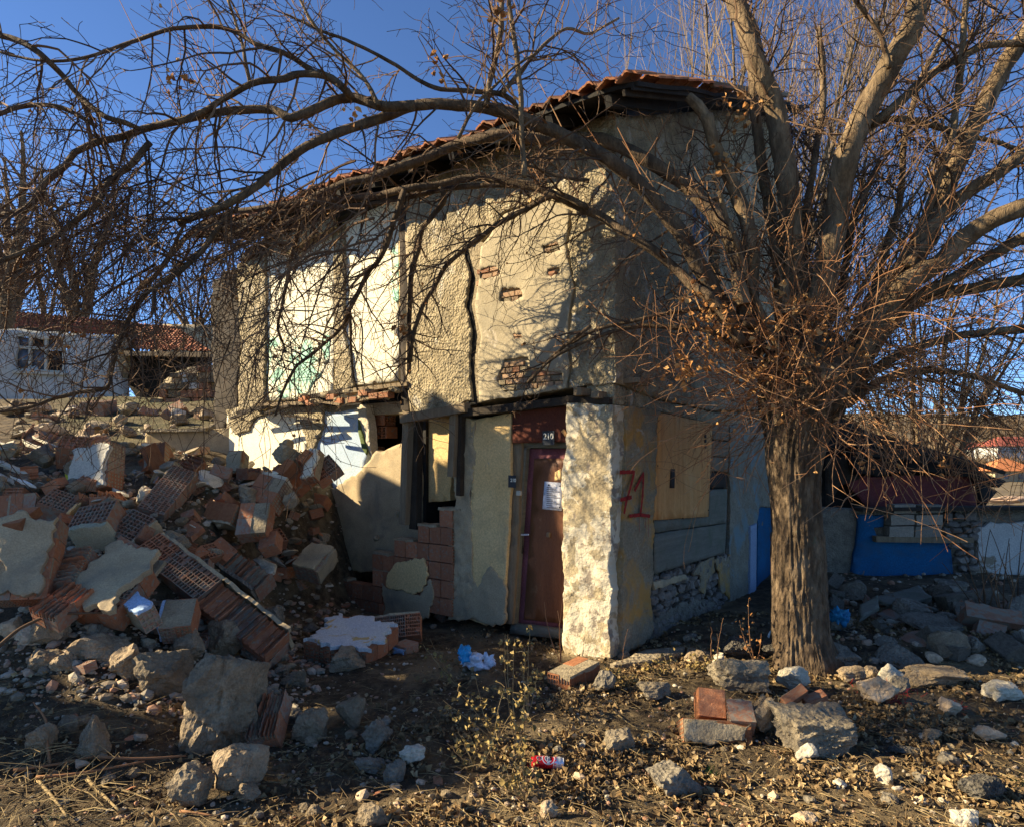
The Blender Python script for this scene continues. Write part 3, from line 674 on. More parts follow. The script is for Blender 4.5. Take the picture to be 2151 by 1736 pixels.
def dpart(o):
    # reparent a house-level mesh to the door, one level deeper
    w = o.matrix_basis.translation + H.matrix_basis.translation; o.parent = dr
    o.matrix_basis = Matrix.Translation(w - H.matrix_basis.translation - dr.matrix_basis.translation)
    return o
dpart(plate('door_stile', FL, [(1106, 942), (1215, 942), (1215, 1322), (1086, 1312), (1098, 1120)], m_doorrose, H, off=DO, th=.04, res=.2))
dpart(plate('door_panel', FL, [(1122, 962), (1215, 962), (1215, 1312), (1100, 1300), (1112, 1130)], m_doorbrown, H, off=DO + .012, th=.02, res=.15))
dpart(plate('notice_sheet', FL, [(1144, 1010), (1182, 1013), (1180, 1072), (1139, 1068)], m_paper, H, off=DO + .022, th=.002, res=.1, disp=lambda s, z: .003 * nz(s, z, 0, 9, 1)))
for k in range(11):
    v0 = 1022 + k * 4.2; dpart(plate('text_line', FL, [(1148, v0), (1168 + 8 * ((k * 7) % 3 - 1), v0 + .8), (1168 + 8 * ((k * 7) % 3 - 1), v0 + 2.0), (1148, v0 + 1.2)], m_ink, H, off=DO + .029, th=.001, res=.3, smooth=False))
for (uu, vv) in ((1151, 1016), (1175, 1018), (1174, 1063)): dpart(plate('text_line', FL, [(uu, vv), (uu + 3, vv), (uu + 3, vv + 3), (uu, vv + 3)], m_ink, H, off=DO + .029, th=.001, res=.3))
p = FL.pt(*FL.uv(1092, 1122, DO + .05), DO + .05)
dpart(beam('door_handle', p, p - LD * .12 + ZZ * .01, .014, .018, m_canwhite, H, jit=0))
dpart(box('lock_plate', FL.pt(*FL.uv(1096, 1140, DO + .02), DO + .02), LD * .035, NL * .012, ZZ * .22, m_darkwood, H))
dpart(plate('tape_scrap', FL, [(1166, 990), (1178, 984), (1180, 1006), (1164, 1008)], m_yellow, H, off=DO + .016, th=.002, res=.1, jag=.01))
dpart(box('padlock', FL.pt(*FL.uv(1152, 1122, DO + .03), DO + .03), LD * .04, NL * .03, ZZ * .05, m_wood, H))
plate('lintel_board', FL, [(1078, 852), (1215, 838), (1215, 926), (1076, 930)], m_redboard, H, off=DO + .14, th=.05, res=.15, jag=.004)
box('light_switch', FL.pt(*FL.uv(1072, 1036, DO + .3), -.09), LD * .06, NL * .035, ZZ * .05, m_frame, H)
box('wood_chip', FL.pt(*FL.uv(1186, 908, DO + .18), DO + .18), (LD + ZZ) * .05, NL * .02, (LD - ZZ) * .03, m_ply, H)
# enamel number plates
def text_obj(body, size, fr, u, v, off, mat, parent, name, bold=False, align='CENTER'):
    cu = bpy.data.curves.new(name, 'FONT'); cu.body = body; cu.size = size; cu.extrude = .001; cu.align_x = align; cu.align_y = 'CENTER'; cu.offset = .0012
    t = bpy.data.objects.new(name, cu); COL.objects.link(t); dg = bpy.context.evaluated_depsgraph_get(); me = bpy.data.meshes.new_from_object(t.evaluated_get(dg)); bpy.data.objects.remove(t)
    me.materials.clear(); me.materials.append(mat)
    a, b = fr.uv(u, v, off); c = fr.pt(a, b, off); o = bpy.data.objects.new(name, me); COL.objects.link(o)
    ex = -fr.ex if fr is FL else fr.ex
    Mx = basis(ex, ZZ, fr.n, c)
    if parent is not None: o.parent = parent; Mx = Matrix.Translation(-parent.matrix_world.translation if parent.parent else -parent.matrix_basis.translation) @ Mx
    o.matrix_basis = Mx; return o
a_, b_ = FL.uv(1152, 919, DO + .16)
box('number_plate', FL.pt(a_, b_, DO + .16), LD * .15, NL * .008, ZZ * .145, m_enamel, H)
text_obj('210', .085, FL, 1152, 916, DO + .166, m_whitepr, H, 'plate_numeral')
a_, b_ = FL.uv(1078, 1010, DO + .17)
box('number_plate', FL.pt(a_, b_, DO + .19), LD * .10, NL * .008, ZZ * .13, m_enamel, H)
text_obj('210', .05, FL, 1078, 1008, DO + .2, m_whitepr, H, 'plate_numeral')

# lower storey left of the door: hollow brick courses broken into steps
courses = [(1250, 1296, 690, 842), (1205, 1252, 700, 950), (1160, 1207, 782, 952), (1116, 1162, 782, 952), (1074, 1118, 828, 952), (1034, 1076, 878, 950), (996, 1036, 922, 950)]
BO = -.06
zrow = []
for k, (v0, v1, u0, u1) in enumerate(courses):
    z0, z1 = -.14 + .205 * k, -.14 + .205 * (k + 1)
    if k >= 5: z0, z1 = z0 + .0, z1
    s0 = FL.uv(u1, 1100, BO)[0]; s1 = FL.uv(u0, 1100, BO)[0]
    nb_ = max(1, round((s1 - s0) / .19)); w = (s1 - s0) / nb_
    for i in range(nb_):
        c = FL.pt(s0 + w * (i + .5), (z0 + z1) / 2, BO - .07)
        Mx = basis(-NL * .135, ZZ * (z1 - z0 - .012), LD * (w - .010), c + NL * rnd.uniform(-.004, .006))
        place('brick', hollow(3, 5, m_hollow, fill=0 if i == nb_ - 1 else 1), Mx, H)
    box('mortar_cap', FL.pt(s1 - .09 - w * .3, z1 + .005, BO - .07), LD * (.25 + w * .4), NL * .13, ZZ * .03, m_mortar, H, jit=.02)
rnd_chip = [(784, 1130), (828, 1080), (806, 1186), (706, 1212)]
for (uu, vv) in rnd_chip:
    V, Fc = rockverts(uu, 2, (.10, .12, .09), rough=.15); c = FL.pt(*FL.uv(uu, vv, BO), BO - .06); mesh('mortar_lump', V + np.array(tuple(c)), Fc, m_mortar, H)
plate('render_patch', FL, [(836, 1180), (860, 1172), (890, 1176), (900, 1206), (888, 1240), (872, 1246), (850, 1236), (812, 1232), (812, 1200)], m_yellow, H, off=BO + .028, th=.02, res=.02, jag=.03)
plate('render_patch', FL, [(804, 1232), (850, 1238), (880, 1248), (902, 1214), (910, 1250), (900, 1300), (800, 1302), (808, 1270)], m_greyplaster, H, off=BO + .018, th=.018, res=.02, jag=.035)
# wooden frame of the gone window
def fp(u, v, off): return FL.pt(*FL.uv(u, v, off), off)
beam('window_post', fp(858, 864, .0), fp(850, 1100, -.02), .10, .09, m_wood, H, up=NL)
beam('window_post', fp(876, 876, -.1), fp(872, 1110, -.1), .12, .09, m_darkwood, H, up=NL)
beam('window_post', fp(956, 868, .0), fp(950, 1000, .0), .09, .08, m_wood, H, up=NL)
beam('window_post', fp(970, 862, -.04), fp(966, 1040, -.06), .06, .07, m_darkwood, H, up=NL)
beam('window_head', fp(846, 880, .04), fp(982, 856, .04), .10, .10, m_wood, H)
beam('lintel_beam', fp(975, 868, -.02), fp(1200, 842, -.02), .12, .08, m_darkwood, H)
plate('inner_wall', FL, [(884, 880), (948, 874), (946, 1050), (882, 1056)], m_yellow, H, off=-.45, th=.1, res=.1, jag=.02)
plate('inner_wall', FL, [(620, 1096), (640, 1056), (700, 1024), (752, 992), (790, 948), (842, 932), (880, 926), (884, 1180), (800, 1200), (700, 1200), (612, 1150)], m_greyplaster, H, off=-.34, th=.14, res=.07, jag=.03, disp=rdisp(.008, .002, 4))
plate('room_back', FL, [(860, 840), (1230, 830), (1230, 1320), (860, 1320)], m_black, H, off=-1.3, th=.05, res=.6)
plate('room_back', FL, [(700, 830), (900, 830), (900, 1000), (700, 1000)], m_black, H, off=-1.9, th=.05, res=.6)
# wall between: lit white and pale blue room walls beyond the heap
plate('painted_wall', FL, [(478, 866), (530, 870), (560, 858), (600, 862), (640, 872), (646, 920), (632, 1000), (600, 1030), (480, 1040), (474, 960)], m_white, H, off=-.42, th=.12, res=.09, jag=.03)
plate('painted_wall', FL, [(668, 862), (700, 866), (756, 858), (768, 900), (772, 950), (764, 1000), (742, 1040), (700, 1100), (640, 1110), (652, 1010)], m_blueplaster, H, off=-.42, th=.12, res=.09, jag=.02)
plate('exposed_mortar', FL, [(600, 858), (680, 850), (676, 900), (664, 930), (654, 1000), (634, 1000), (646, 930), (628, 880)], m_stucco, H, off=-.38, th=.15, res=.04, jag=.02, disp=rdisp(.02, .012))
plate('exposed_mortar', FL, [(476, 860), (540, 848), (620, 846), (640, 862), (600, 870), (562, 864), (534, 878), (522, 902), (494, 912), (484, 896)], m_stucco, H, off=-.38, th=.1, res=.04, jag=.02, disp=rdisp(.02, .012))
plate('exposed_mortar', FL, [(748, 850), (768, 850), (778, 900), (780, 960), (764, 940)], m_paleroc, H, off=-.36, th=.12, res=.04, jag=.015, disp=rdisp(.02, .012))
plate('moss_streak', FL, [(752, 880), (757, 900), (766, 930), (772, 950), (769, 955), (760, 938), (752, 905)], m_moss, H, off=-.33, th=.02, res=.03, jag=.006)
for (uu, vv, ww, hh_, ho) in ((797, 882, 32, 24, 0), (800, 908, 34, 24, 1), (781, 948, 20, 22, 0), (771, 970, 20, 16, 0)):
    c = FL.pt(*FL.uv(uu, vv, -.62), -.66); d_ = c.y; w = ww / F * d_ / .62; h_ = hh_ / F * d_
    place('brick', hollow(4, 4, m_hollow), basis(LD * -w, ZZ * h_, NL * .2, c) if ho else basis(-NL * .2, ZZ * h_, LD * w, c), H)
# remains of the storey floor: boards, beams, brick
for k, (u0, v0, u1, v1, w, hgt, off) in enumerate([(500, 866, 584, 848, .06, .04, -.1), (540, 850, 652, 846, .05, .05, -.02), (640, 836, 742, 818, .08, .05, -.08), (716, 846, 820, 826, .06, .06, .0), (560, 866, 612, 852, .08, .03, .05), (746, 820, 858, 806, .06, .05, .0), (600, 872, 668, 882, .05, .03, .08), (664, 842, 716, 850, .05, .03, .06), (486, 878, 530, 862, .05, .03, .04)]):
    beam('floor_board', fp(u0, v0, off), fp(u1, v1, off), w, hgt, m_wood if k % 2 else m_darkwood, H, jit=.012)
for k, (uu, vv) in enumerate([(640, 838), (655, 846), (700, 834), (716, 842), (768, 826), (790, 832), (812, 830), (745, 840)]):
    place('brick', solidbrick(m_brick if k % 3 else m_tile, k % 4), basis(LD * .17, RD * .11, ZZ * .07, fp(uu, vv, .0)), H)
for k in range(9):
    uu = 640 + 24 * k; V, Fc = rockverts(k + 40, 2, (.2, .2, .11), rough=.15); mesh('mortar_lump', V + np.array(tuple(fp(uu, 834 - .09 * (uu - 640) + 12 * (k % 2), -.02))), Fc, m_mortar, H)
# beam ends sticking out at the corner
for k, (u0, v0, L_, w) in enumerate([(1228, 824, .22, .09), (1262, 830, .2, .08), (1318, 800, .24, .06), (1340, 804, .2, .09)]):
    f_ = FL if k < 2 else FRR; a = f_.pt(*f_.uv(u0, v0, .05), -.2); beam('beam_end', a, a + f_.n * (L_ + .16), w, w * .8, m_wood, H)
beam('floor_beam', fp(1195, 838, .03), fp(1284, 842, .03), .09, .06, m_darkwood, H)

# roof: eave tiles, rafters, verge boards, roof deck
EO = Cc + NL * .5 + NR * .5
SL = .38
def roof(sL, sR, up=0.0): return EO + LD * sL + RD * sR + ZZ * (5.14 + SL * sR * 1.0 + up + .02 * sL * (1 if sL < 5 else 1) - .05 * math.exp(-((sL) / .5) ** 2) + .03 * nz(sL, sR, 0, 1.3, 2))
vs = []; fs = []
ns, nr = 40, 16
for j in range(nr + 1):
    for i in range(ns + 1): vs.append(roof(7.4 * i / ns, 5.6 * j / nr, -.03))
b_n = len(vs)
for j in range(nr + 1):
    for i in range(ns + 1): vs.append(roof(7.4 * i / ns, 5.6 * j / nr, -.07))
for j in range(nr):
    for i in range(ns):
        a = j * (ns + 1) + i; fs.append((a, a + ns + 1, a + ns + 2, a + 1)); fs.append((b_n + a, b_n + a + 1, b_n + a + ns + 2, b_n + a + ns + 1))
for i in range(ns): fs.append((i, i + 1, b_n + i + 1, b_n + i))
for j in range(nr): a = j * (ns + 1); fs.append((a + ns + 1, a, b_n + a, b_n + a + ns + 1))
for j in range(nr): a = j * (ns + 1) + ns; fs.append((a, a + ns + 1, b_n + a + ns + 1, b_n + a))
mesh('roof_deck', vs, fs, m_black, H)
def tile_mesh():
    V = []; Fs = []; n = 9; m = 3
    for lay in (0, 1):
        for j in range(m + 1):
            for i in range(n + 1):
                x = -.5 + i / n; z = .022 * math.cos(x * 2 * math.pi) + .006 * math.cos(x * 6 * math.pi) - lay * .018
                V.append((x * .22, j / m * .38, z + .02 * j / m))
    N1 = (n + 1) * (m + 1)
    for j in range(m):
        for i in range(n):
            a = j * (n + 1) + i; Fs.append((a, a + 1, a + n + 2, a + n + 1)); Fs.append((N1 + a, N1 + a + n + 1, N1 + a + n + 2, N1 + a + 1))
    for i in range(n): Fs.append((i, N1 + i, N1 + i + 1, i + 1)); 
    for j in range(m):
        a = j * (n + 1); Fs.append((a, a + n + 1, N1 + a + n + 1, N1 + a)); a += n; Fs.append((a, N1 + a, N1 + a + n + 1, a + n + 1))
    me = bpy.data.meshes.new('roof_tile'); me.from_pydata(V, [], Fs); me.materials.append(m_tile); me.update(); return me
TM = tile_mesh(); up_ = (RD + ZZ * SL).normalized()
for i in range(37):
    for j in range(2):
        if i in (9, 10, 17, 24, 28, 29, 33, 35) and j == 0: continue
        p = roof(.05 + i * .2, -.06 + j * .33, .03 + .02 * j + rnd.uniform(-.014, .014)) + up_ * rnd.uniform(-.06, .05)
        lx = (-LD + ZZ * rnd.uniform(-.09, .09)).normalized(); ly = (up_ + LD * rnd.uniform(-.06, .06)).normalized(); lz = lx.cross(ly)
        place('roof_tile', TM, basis(lx, ly, lz, p), H)
for j in range(2, 14):
    p = roof(.06, -.06 + j * .33, .05); lx = -LD; place('roof_tile', TM, basis(lx, up_, lx.cross(up_), p), H)
for i in range(12):
    p0 = roof(.3 + i * .62, .03, -.14); p1 = roof(.3 + i * .62, 1.4, -.14); beam('rafter', p0, p1, .07, .10, m_black, H)  # rafters and verge boards blackened to hold the eave's underside shade
for k in range(2): beam('verge_board', roof(.04 + .08 * k, -.02, -.07 - .04 * k), roof(.04 + .08 * k, 5.4, -.06 - .04 * k), .025, .05, (m_black, m_darkwood, m_black)[k], H)
beam('verge_board', roof(-.02, 1.6, .04), roof(-.06, 4.2, .02), .04, .05, m_wood, H)
# ================================================================ low house far left
FH = front(18, 4)
LH = empty('low_house', P(140, 905, 18.3), 'low whitewashed house with a sagging red tiled roof, far left', 'house')
win = [(34, 704), (135, 708), (135, 782), (32, 777)]
plate('front_wall', FH, [(-60, 688), (40, 694), (240, 706), (252, 770), (262, 845), (300, 850), (298, 920), (-60, 925)], m_farwhite, LH, off=0, th=.3, res=.4, jag=.05, holes=[win])
plate('eave_wall', FH, [(240, 700), (262, 704), (268, 742), (262, 790), (246, 762)], m_stucco, LH, off=.02, th=.2, res=.2, jag=.08)
w_ = empty('window', FH.pt(*FH.uv(84, 778), 0), 'x', 'x'); del w_['label'], w_['category']; w_.parent = LH
w_.matrix_basis = Matrix.Translation(w_.matrix_basis.translation - LH.matrix_basis.translation)
def sub(o, par, top):
    w = o.matrix_basis.translation + top.matrix_basis.translation; o.parent = par
    o.matrix_basis = Matrix.Translation(w - top.matrix_basis.translation - par.matrix_basis.translation); return o
def fpx(fr, u, v, off): return fr.pt(*fr.uv(u, v, off), off)
bars = [((34, 704), (135, 708)), ((33, 729), (135, 734)), ((32, 777), (135, 782)), ((34, 704), (32, 777)), ((135, 708), (135, 782)), ((65, 705), (63, 778)), ((98, 706), (97, 780))]
for a, b in bars: sub(beam('frame_bar', fpx(FH, *a, -.05), fpx(FH, *b, -.05), .07, .07, m_frame, LH, up=FH.n, jit=0), w_, LH)
for k, (u0, v0, u1, v1) in enumerate([(37, 708, 63, 728), (67, 709, 96, 730), (100, 711, 132, 732), (36, 732, 62, 774), (67, 733, 95, 776), (100, 736, 132, 778)]):
    sub(plate('pane', FH, [(u0, v0), (u1, v0 + 1), (u1, v1 + 1), (u0, v1)], (m_glass if k in (0, 2, 3, 4) else m_black), LH, off=-.08, th=.01, res=1), w_, LH)
sub(beam('sill', fpx(FH, 28, 781, .04), fpx(FH, 140, 786, .04), .12, .06, m_frame, LH), w_, LH)
# tiled roof: stepped, corrugated courses as real geometry
def tiled(name, c00, c10, c01, c11, courses, waves, parent, mat, amp=.04, step=.05, sag=.1):
    V = []; Fs = []; nx = waves * 6; 
    for j in range(courses):
        for e in (0, 1):
            t = (j + e * 1.04) / courses
            for i in range(nx + 1):
                s = i / nx; p = (c00.lerp(c10, s)).lerp(c01.lerp(c11, s), min(t, 1.0))
                z = amp * abs(math.sin(s * waves * math.pi)) + (step if e == 0 else 0) + .03 * nz(p.x, p.y, p.z, .9, 3) + .03 * nz(i * .7, j * 1.3, 0, 1, 1) - sag * math.sin(s * 3.1) * math.sin(t * 3.1)
                V.append(p + ZZ * z)
    w = nx + 1
    for j in range(courses * 2 - 1):
        for i in range(nx): a = j * w + i; Fs.append((a, a + 1, a + w + 1, a + w))
    o = mesh(name, V, Fs, mat, parent); o['kind'] = 'stuff'; return o
tiled('roof_tiles', P(30, 694, 17.6), P(250, 708, 17.7), P(36, 657, 20.5), P(280, 678, 21), 12, 26, LH, m_tilefar)
tiled('roof_tiles', P(236, 738, 17.2), P(446, 742, 16.8), P(240, 676, 20.5), P(372, 690, 20.8), 16, 22, LH, m_tilefar)
beam('eave_board', P(40, 690, 17.6), P(140, 700, 17.6), .1, .12, m_darkwood, LH); beam('eave_board', P(256, 742, 17.1), P(446, 746, 16.7), .1, .12, m_wood, LH)
for k in range(7): beam('rafter', P(262 + k * 28, 742, 17.2), P(262 + k * 28, 736, 19.5), .1, .1, m_darkwood, LH)
plate('charred_wall', FH, [(258, 738), (440, 742), (436, 850), (300, 852), (262, 800)], m_black, LH, off=-.6, th=.2, res=.5)
plate('plinth', FH, [(226, 880), (312, 884), (318, 914), (226, 914)], m_farwhite, LH, off=.4, th=.3, res=.3, jag=.1)
# broken masonry pier beside it
BP = empty('masonry_pier', P(400, 900, 15), 'broken pier of mixed bricks, tiles and white plaster beside the low house', 'ruined wall')
Fp = front(15, -6)
plate('pier_core', Fp, [(345, 800), (372, 780), (446, 766), (452, 920), (330, 920), (322, 870)], m_mortar, BP, off=-.1, th=.4, res=.3, jag=.1)
pp = [Fp.uv(*q) for q in [(348, 806), (372, 784), (446, 770), (450, 900), (322, 900), (326, 866)]]
z = min(b for a, b in pp)
while z < max(b for a, b in pp):
    s = min(a for a, b in pp); hh = rnd.choice([.12, .16, .2])
    while s < max(a for a, b in pp):
        w = rnd.uniform(.16, .34)
        if inpoly(np.array([(s + w / 2, z + hh / 2)]), pp)[0]:
            mt = rnd.choice([m_brick, m_rock, m_farwhite, m_stucco, m_brick, m_mortar])
            place('brick', solidbrick(mt, rnd.randrange(4)), basis(Vector((w * .92, 0, rnd.uniform(-.03, .03))), Vector((0, .3, 0)), Vector((0, 0, hh * .9)), Fp.pt(s + w / 2, z + hh / 2, -.04 + rnd.uniform(-.03, .06))), BP)
        s += w
    z += hh
plate('plaster_patch', Fp, [(356, 872), (404, 878), (412, 905), (350, 905)], m_farwhite, BP, off=.12, th=.05, res=.2, jag=.06)
# low concrete wall in front
LW = empty('low_wall', P(400, 965, 10.6), 'low stained cement wall between the rubble heap and the masonry pier', 'wall')
Fw = front(10.6, -8)
plate('wall_panel', Fw, [(306, 908), (400, 905), (474, 898), (500, 868), (506, 1000), (300, 1010)], m_greyplaster, LW, off=0, th=.2, res=.12, jag=.02, disp=rdisp(.01, .005, 3))
beam('coping', fpx(Fw, 304, 905, .02), fpx(Fw, 440, 902, .02), .24, .05, m_concrete, LW, jit=.02)
o = plate('far_wall', front(34), [(318, 706), (344, 690), (420, 676), (446, 684), (450, 760), (318, 760)], m_greyplaster, None, off=0, th=.5, res=1.2, jag=.3, base=P(380, 760, 34)); tag(o, 'grey broken wall seen above the low red roof', 'wall')

# ================================================================ ruin on the right
RH = empty('roofless_outbuilding', P(1960, 1250, 9.9), 'dark collapsed outbuilding with deep blue wall right of the tree trunk', 'ruin')
FB = front(9.9, 0)
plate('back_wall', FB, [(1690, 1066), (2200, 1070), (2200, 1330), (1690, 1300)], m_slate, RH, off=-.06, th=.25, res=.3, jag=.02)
plate('blue_wall', FB, [(1803, 1080), (1858, 1080), (1856, 1106), (1833, 1108), (1846, 1136), (1997, 1137), (2003, 1240), (1905, 1245), (1846, 1230), (1788, 1200), (1798, 1147)], m_deepblue, RH, off=.0, th=.05, res=.12, jag=.015)
plate('white_wall', FB, [(2052, 1106), (2080, 1094), (2110, 1098), (2160, 1090), (2200, 1090), (2200, 1310), (2046, 1300), (2042, 1240), (2056, 1180)], m_bluegrey if False else M('flaking_white', [(.46, .47, .48), (.58, .58, .58)], 3, 9, bump=.3, bscale=30, patch=(.26, .22, .17), pscale=1.6, pth=(.60, .63)), RH, off=.02, th=.06, res=.08, jag=.03)
for k, (u0, v0, w, h) in enumerate([(1870, 1057, 46, 20), (1926, 1058, 46, 18), (1863, 1078, 50, 23), (1916, 1078, 56, 23), (1860, 1102, 52, 24), (1914, 1102, 56, 24)]):
    p0 = fpx(FB, u0, v0 + h, .02); p1 = fpx(FB, u0 + w, v0, .02); c = (p0 + p1) / 2
    box('concrete_block', c, Vector((p1.x - p0.x - .01, 0, .008)), (0, .2, 0), (0, 0, p1.z - p0.z - .01), M('cement_block', [(.26, .245, .22), (.34, .32, .28)], 4, 8, bump=.5, bscale=30, rand='object'), RH, jit=.012)
beam('timber_lintel', fpx(FB, 1836, 1130, .05), fpx(FB, 2040, 1133, .05), .12, .085, m_wood, RH, jit=.008)
beam('wall_coping', fpx(FB, 1800, 1068, .04), fpx(FB, 2200, 1064, .04), .34, .05, m_darkwood, RH, jit=.01)
q = [FB.uv(*p) for p in [(1974, 1076), (2036, 1076), (2048, 1100), (2046, 1246), (2004, 1246), (1998, 1138), (1974, 1130)]]
z = min(b for a, b in q)
while z < max(b for a, b in q):
    s = min(a for a, b in q) + rnd.uniform(0, .08); hh = rnd.uniform(.09, .13)
    while s < max(a for a, b in q):
        w = rnd.uniform(.10, .2)
        if inpoly(np.array([(s + w / 2, z + hh / 2)]), q)[0]:
            V, Fc = rockverts(rnd.randrange(9999), 2, (w * 1.05, .16, hh * 1.1), boxy=1, rough=.05); mesh('stone', V + np.array(tuple(FB.pt(s + w / 2, z + hh / 2, .0))), Fc, m_wallstone, RH)
        s += w
    z += hh
FBr = front(10.6, 0)
plate('red_fascia', FBr, [(1765, 998), (1840, 1000), (2040, 994), (2058, 1074), (1830, 1074), (1800, 1040)], m_redfascia, RH, off=0, th=.05, res=.15, jag=.012)
plate('grey_boarding', FBr, [(1736, 962), (1806, 955), (1806, 1005), (1765, 1020), (1736, 1070)], m_darkwood, RH, off=.03, th=.05, res=.15, jag=.012)
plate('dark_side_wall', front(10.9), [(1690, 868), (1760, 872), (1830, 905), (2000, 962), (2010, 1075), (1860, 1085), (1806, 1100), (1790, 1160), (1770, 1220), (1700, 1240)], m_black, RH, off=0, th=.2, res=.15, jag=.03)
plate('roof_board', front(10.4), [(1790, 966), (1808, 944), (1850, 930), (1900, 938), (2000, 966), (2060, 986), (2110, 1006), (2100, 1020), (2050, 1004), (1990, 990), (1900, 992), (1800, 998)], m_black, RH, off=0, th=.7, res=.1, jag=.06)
plate('roof_board', front(10.2), [(2056, 1008), (2094, 1030), (2060, 1078)], m_black, RH, off=0, th=.1, res=.2, jag=.02)
for k in range(6): beam('roof_batten', P(1800 + k * 12, 958 - k * 8, 10.1), P(1830 + k * 56, 952 + k * 8, 10.15), .05, .06, m_darkwood, RH, jit=.02)
# far houses, wall and road beyond the field
def farhouse(label, u0, u1, vt, ve, vb, d, hip, wallm, roofm):
    e = empty('far_house', P((u0 + u1) / 2, vb, d), label, 'house')
    fr = front(d, 0); z = lambda v: EYE + (HY - v) / F * d; x = lambda u: (u - CX) / F * d; D = (x(u1) - x(u0)) * .7
    box('house_wall', Vector(((x(u0) + x(u1)) / 2, d + D / 2, (z(vb) - .5 + z(ve)) / 2)), (x(u1) - x(u0), 0, 0), (0, D, 0), (0, 0, z(ve) - z(vb) + .5), wallm, e)
    a, b = x(u0) - .4, x(u1) + .4; zz = z(ve); zt = z(vt); m1, m2 = a + (b - a) * hip, b - (b - a) * hip; y0, y1, ym = d - .4, d + D + .4, d + D / 2
    V = [(a, y0, zz), (b, y0, zz), (b, y1, zz), (a, y1, zz), (m1, ym, zt), (m2, ym, zt)]
    mesh('roof', V, [(0, 1, 5, 4), (1, 2, 5), (2, 3, 4, 5), (3, 0, 4), (3, 2, 1, 0)], roofm, e)
    for k in range(2):
        uu = u0 + (u1 - u0) * (.3 + .4 * k); box('window', P(uu, (ve + vb) / 2 - 2, d - .03), (abs(x(u1) - x(u0)) * .12, 0, 0), (0, .08, 0), (0, 0, (z(ve) - z(vb)) * .35), m_glass, e)
m_orange = M('orange_tiles', [(.42, .15, .06), (.55, .22, .10)], 3, 6, bump=.3, bscale=10, stripes=(3, 'Z', .5)); m_redroof = M('red_tiles', [(.22, .06, .045), (.30, .09, .07)], 3, 6, bump=.3, bscale=10)
m_ochw = M('ochre_far_wall', [(.36, .30, .20), (.46, .39, .28)], 1, 6, bump=.2, bscale=6)
farhouse('small far house with hipped orange roof at right edge', 2090, 2168, 962, 988, 1016, 52, .42, m_ochw, m_orange)
farhouse('far white house with dark red roof on the slope at right edge', 2096, 2200, 915, 936, 960, 95, .3, m_farwhite, m_redroof)
farhouse('far white house with small red roof half hidden by twigs', 2040, 2090, 928, 942, 958, 110, .3, m_farwhite, m_redroof)
o = mesh('rubble_bank', *(lambda vf: ([Vector(v) for v in vf[0] + np.array(tuple(P(2118, 1050, 24)))], vf[1]))(rockverts(77, 3, (1.6, .8, .35), rough=.2)), m_pebble, base=P(2118, 1052, 24)); tag(o, 'low bank of pale rubble in the field beyond the outbuilding', 'rubble')
# unseen screen added off-frame at left, shaped to cast the yard's shade
NB = empty('shade_screen', (-9.6, 6.0, 0), 'unseen screen added left of the yard to cast its shade', 'house')
FN = Fr((-9.6, 0, 0), (0, 1, 0), ZZ, (1, 0, 0))
def back(u, v, d):  # where the sun ray of a wanted lit spot meets the screen
    p = P(u, v, d); k = (-9.6 - p.x) / sd.x; q = p + sd * k; return (q.y, q.z)
def bk(u, v): return back(u, v, hit(u, min(v + 60, 1700)).y - .05)
sun_gaps = [[back(*q) for q in [(300, 1204, 5.9), (330, 1150, 5.95), (446, 1212, 5.9), (424, 1280, 5.8), (350, 1256, 5.85)]]] + [[bk(*q) for q in g] for g in (
    [(214, 1350), (330, 1310), (420, 1310), (520, 1370), (530, 1480), (440, 1540), (340, 1520), (240, 1450)],
    [(330, 1610), (430, 1570), (550, 1575), (540, 1640), (440, 1670)],
    [(120, 1500), (230, 1500), (224, 1590), (130, 1590)],
    [(0, 1300), (150, 1300), (150, 1400), (20, 1400)])]
sun_gaps.append([(7.1, 4.35), (7.5, 4.25), (7.7, 4.75), (7.3, 4.85)])
plate('house_wall', FN, [(4.22, -.3), (4.22, 4.8), (5.0, 4.85), (5.6, 5.1), (6.4, 5.2), (7.35, 5.05), (7.52, 6.95), (8.2, 7.1), (8.6, 6.3), (8.9, 5.75), (9.45, 5.65), (9.5, -.3)], m_stucco, NB, off=0, th=.06, res=.2, jag=.05, px=False, holes=sun_gaps)  # unseen sheet; outline sets the yard's shade edge, holes let sun patches through
wallseg2 = box('side_wall', Vector((-11, 8.7, 3)), (2.8, 0, 0), (0, .25, 0), (0, 0, 6.6), m_stucco, NB)  # unseen return of the added screen
# ================================================================ rubble: wall fragments of hollow brick
chunk('wall_fragment', 'large white plastered hollow brick slab standing tilted on top of the heap, far left', (150, 1040, 7.3), (226, 1020, 7.2), (130, 958, 7.5), .22, axis='A', na=2, nb=3, plaster={'n': m_whitegrey if False else M('dull_white_render', [(.50, .49, .46), (.60, .59, .55)], 3, 9, bump=.7, bscale=30, bdist=.01)}, grid=(4, 5), pjag=.03, pth=.035)
chunk('wall_fragment', 'tall dusty hollow brick strip leaning to the right in the middle of the heap', (288, 1062, 6.6), (364, 974, 7.1), (330, 1092, 6.55), .22, na=3, nb=1, hm=m_hollowdk, grid=(8, 6), fill=3)
chunk('wall_fragment', 'tilted hollow brick block with cream plaster lip, left of the heap centre', (76, 1054, 6.5), (114, 1022, 6.8), (108, 1088, 6.4), .30, na=1, nb=1, hm=m_hollowdk, grid=(6, 8), fill=3, plaster={'b+': m_yellow})
